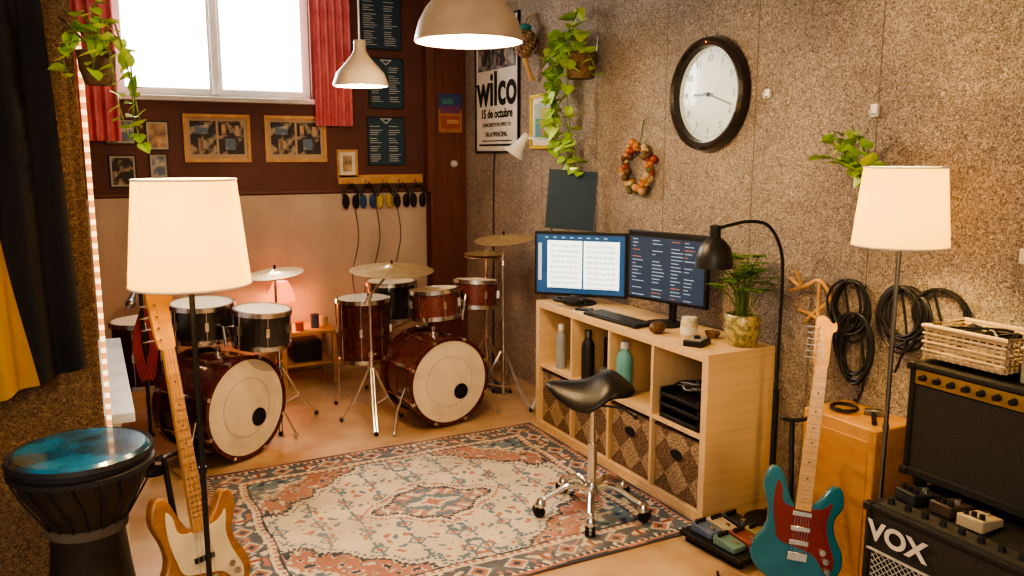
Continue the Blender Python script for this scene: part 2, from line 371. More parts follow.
wp=picture('concert_poster','black-framed concert poster with large wilco lettering',FW(5.54,2.13),.72,.97,BLK,.014,[(-.31,.31,.12,.46,GREYP),(-.25,-.1,.16,.38,A1),(.0,.18,.14,.34,A1),(-.3,.3,-.435,-.42,INK),(-.25,.25,-.40,-.393,INK)],th=.02,catg='poster')
text(wp,'wilco',.34,INK,T((0,-.03,.013)),bold=.008,sx=.9)
text(wp,'15 de octubre',.092,INK,T((0,-.20,.013)),bold=.002)
text(wp,'CONCIERTO EN DIRECTO',.04,INK,T((0,-.28,.013)))
text(wp,'SALA PRINCIPAL',.05,INK,T((0,-.35,.013)))
yp=picture('framed_picture','yellow-framed child drawing on textured wall',FW(4.86,1.85),.30,.36,mat('yellow_frame',(.72,.52,.05),.5),.024,[(-.1,.1,-.12,.12,mat('art_sky',(.40,.50,.44),.7)),(-.08,.03,-.1,.02,mat('art_teal',(.12,.3,.33),.7)),(-.01,.08,-.03,.09,mat('art_olive',(.5,.4,.12),.7)),(.0,.03,-.09,.0,mat('art_rust',(.5,.2,.08),.7))])
# ---------------- clock
ck=thing('wall_clock','large round wall clock with thick dark frame','clock',FW(3.19,1.92))
part(ck,'frame',MB().lathe([(.225,.0),(.272,.0),(.276,.02),(.268,.045),(.25,.055),(.232,.045),(.226,.025),(.225,0)],64),mat('clock_frame',(.03,.020,.017),.25,coat=.5))
part(ck,'dial',MB().lathe([(.0001,.012),(.228,.012),(.228,.0),(.0001,0)],64),mat('clock_dial',(.74,.86,.88),.2,coat=1))
tk=MB()
for i in range(60):
    a=i*pi/30; tk.box((.205*math.sin(a),.205*math.cos(a),.013),(.003 if i%5 else .006,.012 if i%5 else .02,.001),R=RZ(-a).to_3x3())
CP=mat('clock_print',(.3,.36,.38),.6)
part(ck,'minute_track',tk,CP)
for i in range(12):
    a=(i+1)*pi/6; text(ck,str(i+1),.045,CP,T((.172*math.sin(a),.172*math.cos(a),.013)),name='numeral')
for l_,a,wd,z in((.11,1.55,.010,.017),(.17,-1.9,.007,.02)):
    part(ck,'clock_hand',MB().box((0,l_/2-.015,z),(wd,l_+.03,.002)),CP,RZ(a))
part(ck,'hub',MB().cyl((0,0,.012),(0,0,.024),.01),BLK)
# ---------------- gourd shaker
gs=thing('beaded_shaker','hanging gourd shaker with woven bead net and wooden handle','musical instrument',FW(4.95,2.36))
part(gs,'gourd',MB().lathe([(.0001,-.1),(.03,-.09),(.06,-.05),(.08,0),(.07,.05),(.045,.08),(.0001,.09)],24),mat('gourd_brown',(.36,.24,.14),.7,0,(.2,.12,.07),60),T((0,0,.09))@RX(-pi/2))
bd=MB()
for j in range(7):
    z=-.06+.02*j; r=.083*math.sqrt(max(.05,1-(z/.1)**2))
    for i in range(12):
        a=i*pi/6+j*.26; bd.sph((r*math.cos(a),z,.09+r*math.sin(a)),.007,(i+j)%2,n=8)
part(gs,'bead_net',bd,[mat('bead_black',(.05,.04,.04),.4),mat('bead_tan',(.6,.45,.3),.5)])
part(gs,'cap',MB().sph((0,.1,.09),.045,sc=(1,.6,1)),mat('teal_wrap',(.05,.28,.28),.7))
part(gs,'handle',MB().tube([(0,-.08,.09),(0,-.15,.07),(.01,-.24,.04)],[.02,.013,.018],10),PINE)
part(gs,'tassel',MB().tube([(0,.1,.09),(-.05,.17,.05),(-.01,.2,.0),(.04,.16,.03)],.006).tube([(0,.1,.09),(0,.2,.003)],.004),mat('cord_tan',(.45,.33,.2),.8))
# ---------------- leaves
def leaf(b,M,s,m=0):
    o=b.M; b.M=M
    L_=[(.0,0,0),(.28,-.06,.06),(.46,.2,.10),(.42,.5,.08),(.22,.8,.02),(0,1.05,-.06)]
    for sg in(1,-1):
        v=[(sg*x*s,y*s,z*s) for x,y,z in L_]+[(0,.25*s,0),(0,.6*s,0)]
        b.add(v,[(0,1,6),(1,2,6),(2,3,7,6),(3,4,7),(4,5,7)],m)
    b.M=o
def rndM(p,rng,bias=(0,0,0)):
    d=Vector((rng.uniform(-1,1),rng.uniform(-1,1),rng.uniform(-.9,.6)))+Vector(bias); d.normalize()
    up=Vector((rng.uniform(-.4,.4),rng.uniform(-.4,.4),1)); x=d.cross(up).normalized(); z=x.cross(d)
    return frame(p,x,d,z)
def vines(parent,paths,s,seed,step=.045,bias=(0,0,0),xmax=9):
    rng=random.Random(seed); st=MB(); lf=MB()
    for pts in paths:
        c=cat(pts,8,False); st.tube(c,.003,5); acc=0
        for i in range(1,len(c)):
            acc+=(c[i]-c[i-1]).length
            if acc>step: acc=0; leaf(lf,rndM(c[i],rng,bias),s*rng.uniform(.7,1.2),0 if rng.random()<.6 else 1)
    for v in lf.v: v.x=min(v.x,xmax)
    part(parent,'stem',st,STEM); part(parent,'leaves',lf,[LEAF,mat('leaf_light',(.50,.66,.18),.45)],ang=3)
hp=thing('hanging_plant','trailing pothos in a brown woven wall pot','plant',T((2.62,4.2,2.07)))
part(hp,'pot',MB().lathe([(.0001,0),(.075,0),(.09,.06),(.095,.15),(.083,.15),(.08,.07),(.0001,.05)],24),BROWNW)
part(hp,'hanger',MB().tube([(0,0,.14),(.11,0,.16),(.117,0,.25)],.004,6).tube([(.095*math.cos(i*pi/8),.095*math.sin(i*pi/8),.14) for i in range(16)],.004,6,closed=True),STEEL)
vines(hp,[[(0,0,.13),(-.04,.1,.24),(-.02,.2,.28),(.02,.3,.2),(.02,.36,.05),(.02,.33,-.15)],
 [(0,0,.13),(-.1,-.04,.26),(-.12,-.1,.28),(-.1,-.2,.22)],[(0,0,.13),(-.02,.06,.3),(.03,.1,.38),(.05,.13,.42)],[(0,0,.13),(-.02,.1,.2),(.0,.22,.2),(.05,.34,.15)],[(0,0,.13),(-.06,.12,.24),(-.04,.26,.26),(.0,.36,.12),(.0,.4,0)],
 [(0,0,.13),(-.12,.02,.12),(-.13,.08,-.05),(-.1,.16,-.2),(-.05,.12,-.40),(0,.10,-.52)],[(0,0,.13),(-.11,-.04,.1),(-.1,-.02,-.1),(-.06,-.0,-.35),(0,.05,-.5),(.02,.0,-.55)],
 [(0,0,.13),(-.08,.08,.16),(-.06,.16,.1),(-.05,.24,-.2),(0,.3,-.4)],[(0,0,.13),(-.06,.1,.2),(.0,.28,.1),(.0,.32,-.1),(.0,.28,-.45)],[(0,0,.13),(-.1,.0,.18),(-.1,.12,.02),(-.08,.2,-.15),(-.03,.18,-.45)],[(0,0,.13),(-.08,-.1,.2),(-.06,-.2,.1),(-.02,-.22,-.0)],[(0,0,.13),(-.1,.05,.1),(-.12,.14,-.1),(-.1,.1,-.3)],[(0,0,.13),(-.1,.12,.1),(-.08,.2,-.05),(-.06,.06,-.25),(-.02,-.02,-.5)]],.088,3,.036,(-.5,-.3,-.2),.11)
lp=thing('hanging_plant','trailing green plant in dark pot hung on partition edge','plant',T((.06,3.12,1.86)))
part(lp,'pot',MB().lathe([(.0001,0),(.04,0),(.055,.05),(.06,.11),(.05,.11),(.0001,.08)],20),mat('dark_terracotta',(.14,.08,.05),.7))
part(lp,'hanger',MB().tube([(0,0,.1),(-.08,.04,.2),(-.1,.08,.22)],.004,6),STEEL)
vines(lp,[[(0,0,.1),(-.02,-.02,.2),(-.05,-.04,.22),(-.08,-.04,.1)],[(0,0,.1),(.06,0,.16),(.1,0,.08),(.1,0,-.1),(.12,0,-.2)],[(0,0,.1),(-.05,-.03,.17),(-.1,-.04,.1),(-.08,-.04,0)],[(0,0,.1),(.03,-.05,.14),(.05,-.06,-.05),(.08,-.05,-.18)],[(0,0,.1),(.05,-.02,.2),(.07,-.03,.16),(.1,-.02,.0),(.12,0,-.14)],[(0,0,.1),(.0,-.04,.24),(.04,-.04,.26)],[(0,0,.1),(.02,-.06,.2),(.0,-.1,.12),(-.02,-.1,.02)]],.05,9,.024,(0,-.4,0))
wp2=thing('hanging_plant','green leafy plant in small pot on wall bracket','plant',T((2.64,2.10,1.38)))
part(wp2,'pot',MB().lathe([(.0001,0),(.05,0),(.065,.09),(.055,.09),(.0001,.07)],20),mat('tan_pot',(.4,.28,.15),.7))
part(wp2,'bracket',MB().tube([(0,0,.0),(.05,0,-.02),(.096,0,.02)],.005,6).lathe([(.0001,-.006),(.06,-.006),(.06,0),(.0001,0)],16),STEEL)
vines(wp2,[[(0,0,.08),(-.02,.1,.22),(-.02,.2,.30)],[(0,0,.08),(-.02,.06,.24),(-.02,.14,.36)],[(0,0,.08),(-.03,.04,.2),(-.02,.06,.28)],[(0,0,.08),(-.03,.16,.22),(-.03,.28,.24)],[(0,0,.08),(-.02,.12,.2),(-.0,.24,.34)],[(0,0,.08),(-.04,.12,.2),(-.04,.2,.22)],[(0,0,.08),(-.02,.16,.26),(.0,.28,.30)]],.06,5,.026,(-.3,.1,.3),.09)
wr=thing('wreath','wreath of orange, brown and red pods on wall','wreath',FW(3.73,1.56))
part(wr,'ring',MB().tube([(.12*math.cos(i*pi/16),.12*math.sin(i*pi/16),.03) for i in range(32)],.013,8,closed=True),BROWNW)
bb=MB(); r_=random.Random(4)
for i in range(56):
    a=i*2*pi/56; rr_=.12+r_.uniform(-.022,.022); bb.sph((rr_*math.cos(a),rr_*math.sin(a),.04+r_.uniform(-.015,.02)),r_.uniform(.014,.024),r_.randrange(5),sc=(1,r_.uniform(.8,1.3),1),n=10)
part(wr,'pods',bb,[mat('pod_orange',(.50,.20,.06),.5),mat('pod_brown',(.13,.065,.035),.5),mat('pod_red',(.30,.06,.035),.5),mat('pod_tan',(.45,.32,.17),.6),mat('pod_olive',(.15,.12,.05),.6)])
part(wr,'cord',MB().tube([(0,.12,.03),(0,.26,.003)],.003,6),STEM)
# ---------------- drums
def drum(p,R,D,shell,M,nl=6,hoop=CHR,hw=.022,head=CREAM,port=False,hp_=.008):
    def P(n,b,m): return part(p,n,b,m,M)
    P('shell',MB().lathe([(R-.008,.006),(R,.006),(R,D-.006),(R-.008,D-.006),(R-.008,.006)],48),shell)
    for z in(0,D):
        s=1 if z else -1
        P('hoop',MB().lathe([(R+.002,z-s*hw),(R+hp_+.004,z-s*hw),(R+hp_+.004,z+s*.004),(R-.004,z+s*.004),(R-.004,z-s*.004),(R+.002,z-s*.004),(R+.002,z-s*hw)],48),hoop)
        P('drum_head',MB().lathe([(.0001,z-s*.002),(R*.5,z-s*.002),(R-.003,z-s*.001)],48),head)
        if z and port:
            P('port_dark_disc',MB().lathe([(.0001,z+.0012),(R*.19,z+.0012),(R*.19,z)],32,c=(R*.30,-R*.28,0)),RUB)  # flat black disc, paints the dark inside of the port hole
            P('logo_mark',MB().lathe([(R*.60,z-.0005),(R*.60,z+.0006),(R*.615,z+.0006),(R*.615,z-.0005)],48),mat('grey_print',(.6,.5,.38),.7))
    lug=MB().box((R+.008,0,D*.5),(.016,.018,min(.05,D*.3))).cyl((R+.010,0,.0),(R+.010,0,D),.0028,n=6)
    if R>.2: lug.box((R+.012,0,D-.012),(.018,.022,.035)).box((R+.012,0,.012),(.018,.022,.035))
    lm=mesh('lug',lug,CHR)
    for i in range(nl): obj('lug',lm,M@RZ(2*pi*(i+.5)/nl),p)
def legs3(p,R,zt,a0=0):
    lm=mesh('leg',MB().tube([(R+.012,0,zt),(R+.012,0,.10),(R+.035,0,.02)],.006,8,0).sph((R+.037,0,.014),.013,1,n=8),[CHR,RUB])
    for i in range(3): obj('leg',lm,RZ(a0+2*pi*i/3),p)
def tripod(p,h,R,zt=.36,a0=.3,M=I4):
    part(p,'pole',MB().cyl((0,0,.06),(0,0,h*.55),.012).cyl((0,0,h*.5),(0,0,h),.008).cyl((0,0,h*.53),(0,0,h*.57),.017).cyl((0,0,zt-.02),(0,0,zt+.03),.018).cyl((0,0,.1),(0,0,.13),.016),CHR,M)
    lb=MB()
    for s in(-.008,.008): lb.tube([(.015,s,zt),(R*.6,s,.13),(R,s,.015)],.0045,6)
    lb.tube([(.015,0,.12),(R*.55,0,.155)],.005,6).sph((R+.003,0,.014),.014,1,n=8)
    lm=mesh('leg',lb,[CHR,RUB])
    for i in range(3): obj('leg',lm,M@RZ(a0+2*pi*i/3),p)
    part(p,'wing_nut',MB().box((.022,0,h*.55),(.02,.006,.014)),CHR,M)
def cymbal(p,R,M,name='cymbal'):
    h=R*.13
    pr=[(.006,h*1.25),(R*.08,h*1.2),(R*.16,h*.85),(R*.2,h*.68),(R*.5,h*.42),(R*.8,h*.14),(R,0),(R*.995,-.0015),(R*.5,h*.42-.003),(R*.2,h*.66),(.006,h*1.2)]
    part(p,name,MB().lathe(pr,48),BRASS,M,ang=1.2)
def bassdrum(label,c,n,R,D,shell):
    n=Vector((n[0],n[1],0)).normalized()
    p=thing('bass_drum',label,'drum',T((c[0],c[1],0)))
    M=face(Vector((0,0,R+.025))-n*D,n)
    drum(p,R,D,shell,M,8,hoop=shell,hw=.04,port=True,hp_=.014)
    for s in(-1,1):
        part(p,'spur',MB().tube([M@Vector((s*R*.96,-.02,D*.75)),M@Vector((s*(R+.07),-R*.55,D*.85)),M@Vector((s*(R+.11),-(R+.005),D*.95))],.008,8).sph(M@Vector((s*(R+.11),-(R+.008),D*.95)),.014,n=8),CHR)
    part(p,'tom_mount',MB().cyl(M@Vector((0,R-.005,D*.5)),M@Vector((0,R+.05,D*.5)),.014).cyl(M@Vector((0,R-.005,D*.5)),M@Vector((0,R+.012,D*.5)),.035),CHR)
bassdrum('dark red bass drum with cream head and black port hole',(.68,4.42),(.56,-.83),.265,.40,DKRED)
bassdrum('red-burst bass drum with cream head and black port hole',(1.86,4.42),(.12,-.99),.255,.40,DKRED)
def tom(label,x,y,z,R,D,shell,tilt=(.12,0),post=None):
    p=thing('tom_drum',label,'drum',T((x,y,z))@RX(-tilt[0])@RY(tilt[1])); drum(p,R,D,shell,I4,6)
    if post:
        Mi=p.matrix_basis.inverted(); q=Mi@Vector(post); s2=Vector((q.x,q.y,0)).normalized()*(R+.002); s2.z=D*.5
        part(p,'mounting_arm',MB().tube([s2,(s2.x*1.25,s2.y*1.25,D*.5),q],.009,8),CHR)
tom('black sparkle rack tom with chrome hoops above bass drum',.52,4.78,.62,.165,.20,BLKSP,(-.05,.0),(.61,4.57,.60))
tom('black sparkle rack tom with chrome hoops above bass drum',.79,4.52,.605,.145,.20,BLKSP,(-.05,.05),(.65,4.55,.60))
tom('burgundy sparkle rack tom with chrome hoops',1.90,4.72,.62,.145,.18,REDSP,(.06,-.05),(2.05,4.66,.60))
tom('burgundy sparkle rack tom with chrome hoops',2.22,4.83,.64,.14,.18,REDSP,(.06,.08),(2.06,4.68,.60))
def floortom(label,x,y,R,z0,D,shell):
    p=thing('floor_tom',label,'drum',T((x,y,0))); drum(p,R,D,shell,T((0,0,z0)),8); legs3(p,R,z0+D*.55,.5)
floortom('dark red floor tom standing on three chrome legs',1.53,5.06,.165,.32,.40,DKRED)
floortom('dark red floor tom standing on three chrome legs',.24,5.25,.18,.28,.38,DKRED)
def snare(label,x,y,z,R,D,shell):
    sn=thing('snare_drum',label,'drum',T((x,y,0))); drum(sn,R,D,shell,T((0,0,z)),8); tripod(sn,z-.06,.2,.3)
    ar=mesh('basket_arm',MB().tube([(0,0,z-.08),(R*.7,0,z-.04),(R+.018,0,z-.012),(R+.018,0,z+.03)],.006,6),CHR)
    for i in range(3): obj('basket_arm',ar,RZ(i*2*pi/3),sn)
snare('black snare drum on a chrome tripod stand',1.80,5.30,.52,.165,.26,BLKSP)
def cymstand(label,x,y,h,R,tilt,off=(0,0),LR=.24,a0=.3):
    p=thing('cymbal_stand',label,'cymbal stand',T((x,y,0)))
    if off==(0,0): tripod(p,h,LR,a0=a0)
    else:
        tripod(p,h-.12,LR,a0=a0); part(p,'boom_arm',MB().cyl((-off[0]*.3,-off[1]*.3,h-.16),(off[0],off[1],h),.007).cyl((0,0,h-.135),(0,0,h-.105),.016),CHR)
    part(p,'felt',MB().cyl((off[0],off[1],h-.002),(off[0],off[1],h+.035+R*.1),.007,n=8),RUB)
    cymbal(p,R,T((off[0],off[1],h))@RX(tilt[0])@RY(tilt[1]))
cymstand('crash cymbal on double-braced chrome stand beside floor tom',1.45,4.66,.925,.26,(.06,.0),(.19,.14),.21)
cymstand('tall crash cymbal on chrome boom stand by wall',2.35,4.68,1.09,.19,(.06,-.10),(.02,.03),.24,.9)
cymstand('ride cymbal on chrome stand behind dark toms',.96,4.95,.93,.17,(.05,-.1))
def hihat(label,x,y,h,R):
    p=thing('hi_hat',label,'cymbals',T((x,y,0))); tripod(p,h+.12,.2); cymbal(p,R,T((0,0,h+.02))); cymbal(p,R,T((0,0,h))@RX(pi)); part(p,'pedal',MB().box((0,-.12,.03),(.09,.26,.012),R=RX(.12).to_3x3()),STEEL)
hihat('hi-hat cymbals on chrome stand beside textured wall',2.45,5.14,.93,.155)
hihat('hi-hat cymbals on chrome stand near the back wall',.55,5.4,.88,.17)
st=thing('drum_throne','round black padded drum stool on tripod','stool',T((2.1,5.6,0))); tripod(st,.46,.22); part(st,'seat',MB().lathe([(.0001,0),(.15,0),(.165,.03),(.155,.07),(.0001,.08)],32),BLK,T((0,0,.45)))
mc=thing('microphone_stand','black boom microphone stand beside the drums','microphone stand',T((.20,4.45,0)))
part(mc,'pole',MB().cyl((0,0,.02),(0,0,1.0),.009).tube([(-.02,-.05,.98),(.05,.2,1.12)],.006),BLK)
part(mc,'base',MB().lathe([(.0001,0),(.07,0),(.07,.015),(.02,.03),(.0001,.03)],24),BLK)
part(mc,'microphone',MB().cyl((-.02,-.05,.98),(-.05,-.14,.93),.011,.017).sph((-.055,-.155,.92),.024),STEEL)
rcb=MB()
for k in range(4): rcb.tube(cat([(.0+.012*k,.03,.86),(-.05+.01*k,0,.7),(-.02+.015*k,-.02,.5),(.03+.01*k,0,.7),(.0+.012*k,.03,.86)],5,False),.006,6)
part(mc,'cable',rcb,mat('red_cable',(.35,.04,.03),.5))
# ---------------- side table and red lamp
tb=thing('side_table','low pine side table with lower shelf by backdrop','table',T((1.33,5.88,0)))
part(tb,'tabletop',MB().bx(-.2,.2,-.17,.17,.37,.39),PINE,bevel=.003); part(tb,'shelf',MB().bx(-.18,.18,-.15,.15,.14,.155),PINE)
lm=mesh('leg',MB().bx(-.015,.015,-.015,.015,0,.37),PINE)
for sx in(-1,1):
    for sy in(-1,1): obj('leg',lm,T((sx*.18,sy*.15,0)),tb)
for i,(x,y,c,h) in enumerate([(1.28,5.80,(.5,.12,.05),.05),(1.4,5.84,(.1,.12,.2),.09),(1.48,5.9,(.6,.5,.3),.06)]):
    mthing('storage_tin',['red tin','navy tin','tan tin'][i]+' standing on the low side table','tin',MB().lathe([(.0001,0),(.03,0),(.03,h),(.032,h),(.032,h+.01),(.0001,h+.012)],20),mat('tin%d'%i,c,.4),T((x,y,.391)))
rl=thing('table_lamp','small glowing red glass table lamp','lamp',T((1.19,5.94,.391)))
part(rl,'base',MB().lathe([(.0001,0),(.05,0),(.04,.015),(.012,.04),(.01,.22),(.0001,.22)],20),BRASS)
part(rl,'shade',MB().lathe([(.095,.20),(.09,.26),(.05,.34),(.045,.34),(.085,.26),(.09,.20)],24),mat('red_glow_shade',(.6,.08,.03),.5,es=2.0,ecol=(1,.16,.04)))
plight(rl,'bulb_light',(0,0,.17),6,(1,.34,.12),.03)
mthing('storage_box','small dark speaker box on the table lower shelf','box',MB().bx(-.1,.1,-.1,.1,0,.15),BLK,T((1.33,5.88,.156)),bevel=.006)
# ---------------- headphones rack
rk=thing('hook_rail','pine hook rail mounted on the brown wall','hook rail',FB(2.04,1.44))
part(rk,'board',MB().bx(-.34,.34,-.03,.04,0,.02),PINE,bevel=.003)
hkm=mesh('hook',MB().tube([(0,0,.02),(0,-.035,.06),(0,-.035,.12),(0,-.015,.13)],.006,6),CHR)
for i in range(5): obj('hook',hkm,T((-.27+.135*i,0,0)),rk)
def headphones(M,label,cup=BLK,gr=None):
    p=thing('headphones',label,'headphones',M,gr)
    arc=[(.055*math.cos(a),.09*math.sin(a),0) for a in [pi*i/14 for i in range(15)]]
    part(p,'headband',MB().tube(arc,.010,8),BLK)
    for s in(-1,1): part(p,'ear_cup',MB().lathe([(.0001,-.018),(.036,-.016),(.042,0),(.036,.016),(.0001,.018)],20),cup,T((s*.038,-.035,0))@RY(s*(pi/2-.9))@Matrix.Diagonal((.65,1.35,1,1)))
for i,(c,l) in enumerate([(BLK,'black headphones'),(mat('headphone_blue',(.04,.10,.26),.4),'dark blue headphones'),(mat('headphone_yellow',(.62,.44,.06),.5),'yellow and black headphones'),(BLK,'black headphones'),(BLK,'black headphones')]):
    headphones(FB(2.04-.27+.135*i,1.315,.09),l+' hanging on the wooden hook rail',c,'headphones on the hook rail')
for i in range(3):
    x=1.80+.17*i; mthing('hanging_cable','thin dark headphone cable hanging down the backdrop','cable',MB().tube(cat([(x,YB-.065,1.27),(x+.03,YB-.065,1.0),(x-.03,YB-.065,.7),(x+.02,YB-.065,.45)],5,False),.003,5),BLK)
# ---------------- ledge
lg=thing('counter','white countertop along the side wall','counter',T((0,3.34,0)))
part(lg,'countertop',MB().bx(-.36,.10,0,1.45,.62,.66),mat('white_laminate',(.78,.84,.90),.35),bevel=.004)
for yy in(.02,1.38): part(lg,'side_panel',MB().bx(-.34,.05,yy,yy+.03,0,.62),WHT)
rp=MB(); z=.02; k=0
while z<2.05:
    d_=.018 if k%2 else .024
    rp.cyl((0,0,z),(0,0,z+d_),.009,n=10,m=k%2); z+=d_; k+=1
mthing('rope_light','copper and white striped rope light on partition edge','rope light',rp,[mat('copper_strip',(.50,.24,.1),.4,es=.7,ecol=(1,.42,.15)),mat('rope_warm',(.8,.6,.4),.4,es=1.5,ecol=(1,.66,.32))],T((.010,3.237,0)))
# flag
fm=mat('flag_cloth',(.02,.02,.028),.85); nt=fm.node_tree; N=nt.nodes; L=nt.links
sp=N.new('ShaderNodeSeparateXYZ'); tcn=N['Texture Coordinate']; L.new(tcn.outputs['Object'],sp.inputs[0])
ma=N.new('ShaderNodeMath'); ma.operation='MULTIPLY_ADD'; L.new(sp.outputs[1],ma.inputs[0]); ma.inputs[1].default_value=.13; L.new(sp.outputs[0],ma.inputs[2])
lt=N.new('ShaderNodeMath'); lt.operation='LESS_THAN'; L.new(ma.outputs[0],lt.inputs[0]); lt.inputs[1].default_value=-.245+.13*.95
mxf=N.new('ShaderNodeMixRGB'); L.new(lt.outputs[0],mxf.inputs[0]); mxf.inputs[1].default_value=(.012,.012,.018,1); mxf.inputs[2].default_value=(.46,.26,.02,1); L.new(mxf.outputs[0],N['Principled BSDF'].inputs['Base Color'])
fb=MB(); vs=[];fs=[]; nf=90
for j in range(21):
    for i in range(nf+1):
        u=i/nf; z=.9+1.5*j/20; right=-.09-.05*(j/20)+.02*(1-j/20)
        vs.append((right-.75*(1-u),z-.16*(1-u)*(1-j/20),.05+.022*math.sin(u*40+math.sin(z*2))))
for j in range(20):
    for i in range(nf):
        a=j*(nf+1)+i; fs.append((a,a+1,a+nf+2,a+nf+1))
fb.add(vs,fs)
mthing('flag','large black and golden yellow cloth flag hanging on wall','flag',fb,fm,MP,ang=3)
# djembe
dj=thing('djembe','dark carved goblet drum with dark skin and painted blue reflection','drum',T((-.075,2.74,0)))
part(dj,'body',MB().lathe([(.14,0),(.17,0),(.165,.05),(.135,.20),(.115,.36),(.105,.47),(.115,.53),(.145,.58),(.175,.63),(.19,.68),(.193,.73),(.18,.73),(.17,.66),(.1,.55),(.09,.4),(.14,.0)],48),mat('djembe_dark',(.018,.015,.015),.45,0,(.038,.03,.026),8))
part(dj,'skin',MB().lathe([(.0001,.745),(.182,.745),(.193,.735),(.195,.72)],48),mat('djembe_skin_reflection',(.012,.04,.075),.2,0,(.02,.16,.36),4,coat=.6,lo=.42,hi=.56))  # blue patches are a reflection put into the colour of the dark skin
part(dj,'rim',MB().lathe([(.194,.68),(.206,.685),(.206,.70),(.196,.705),(.196,.72),(.208,.725),(.205,.74),(.194,.735)],48),mat('djembe_rim',(.025,.025,.035),.5))
part(dj,'waist_ring',MB().lathe([(.10,.48),(.116,.485),(.118,.515),(.10,.52)],32),mat('grey_rope',(.13,.105,.09),.8))
tr_=MB()
for i in range(18):
    a=i*pi/9; tr_.tube([(.205*math.cos(a),.205*math.sin(a),.69),(.178*math.cos(a+.12),.178*math.sin(a+.12),.62),(.118*math.cos(a+.2),.118*math.sin(a+.2),.515)],.003,6)
part(dj,'tuning_rope',tr_,mat('dark_rope',(.035,.028,.025),.8))
# ---------------- floor lamps
def shademat(name,es):
    m=bpy.data.materials.new(name); m.use_nodes=True; N=m.node_tree.nodes; L=m.node_tree.links; N.clear()
    o=N.new('ShaderNodeOutputMaterial'); t=N.new('ShaderNodeBsdfTranslucent'); d=N.new('ShaderNodeBsdfDiffuse'); mx=N.new('ShaderNodeMixShader'); em=N.new('ShaderNodeEmission'); ad=N.new('ShaderNodeAddShader'); nz=N.new('ShaderNodeTexNoise'); cr=N.new('ShaderNodeValToRGB')
    nz.inputs['Scale'].default_value=150; cr.color_ramp.elements[0].color=(.84,.64,.26,1); cr.color_ramp.elements[1].color=(.92,.74,.36,1)
    L.new(nz.outputs[0],cr.inputs[0]); L.new(cr.outputs[0],t.inputs[0]); L.new(cr.outputs[0],d.inputs[0]); mx.inputs[0].default_value=.4
    L.new(t.outputs[0],mx.inputs[1]); L.new(d.outputs[0],mx.inputs[2]); L.new(mx.outputs[0],ad.inputs[0]); em.inputs[0].default_value=(1,.64,.16,1); em.inputs[1].default_value=es; L.new(em.outputs[0],ad.inputs[1]); L.new(ad.outputs[0],o.inputs[0]); return m
SH=shademat('linen_shade',.45)
BULB=mat('bulb_glow',(1,.85,.6),.5,es=16,ecol=(1,.74,.38))
def floorlamp(label,x,y,z0,z1,r0,r1,e,pm,zb):
    p=thing('floor_lamp',label,'lamp',T((x,y,0)))
    part(p,'base',MB().lathe([(.0001,0),(.12,0),(.12,.012),(.02,.025),(.0001,.025)],32),pm)
    part(p,'pole',MB().cyl((0,0,.02),(0,0,z0+.04),.008).cyl((0,0,z0+.04),(0,0,z0+.09),.018).cyl((0,0,.7),(0,0,.72),.011),pm)
    part(p,'lamp_shade',MB().lathe([(r0,z0),(r1,z1),(r1-.002,z1),(r0-.002,z0),(r0,z0)],48),SH)
    for r,z in((r0,z0),(r1,z1)): part(p,'shade_ring',MB().tube([(r*math.cos(i*pi/20),r*math.sin(i*pi/20),z) for i in range(40)],.003,5,closed=True),WHT)
    part(p,'shade_support',MB().tube([(-r0,0,z0+.04),(r0,0,z0+.04)],.002,5),WHT)
    part(p,'bulb',MB().sph((0,0,zb),.03,sc=(1,1,1.2)),BULB)
    plight(p,'bulb_light',(0,0,zb),e,(1,.70,.26),.04)
floorlamp('tall black floor lamp with glowing cream shade beside guitar',.243,2.465,1.267,1.562,.165,.138,36,BLK,1.41)
floorlamp('floor lamp with steel pole and cream drum shade by amplifiers',2.375,1.806,1.335,1.59,.150,.126,36,STEEL,1.44)
# ---------------- pendants
def pendant(label,x,y,z,pr,ri,e,hl):
    p=thing('pendant_lamp',label,'lamp',T((x,y,z))); H=pr[-1][1]
    inner=[(max(.0001,r-.004),h-.003) for r,h in pr[:-2]][::-1]
    part(p,'lamp_shade',MB().lathe(pr+[(.0001,pr[-3][1])]+inner+[pr[0]],48),mat('pendant_cream',(.56,.46,.36),.35))
    part(p,'cord',MB().cyl((0,0,H-.005),(0,0,CEIL-z),.004,n=6),WHT)
    part(p,'bulb',MB().sph((0,0,hl),ri),BULB)
    plight(p,'bulb_light',(0,0,hl-ri-.02),e,(1,.72,.40),.05)
pendant('large cream metal dome pendant lamp with lit bulb',1.36,3.0,2.065,[(.212,0),(.208,.02),(.195,.07),(.165,.125),(.12,.175),(.07,.215),(.04,.235),(.038,.29),(.0001,.295)],.045,44,.05)
pendant('small cream metal bell pendant lamp on white cord',1.23,4.0,1.965,[(.135,0),(.133,.012),(.115,.06),(.075,.105),(.045,.14),(.03,.165),(.028,.215),(.0001,.22)],.03,15,.035)
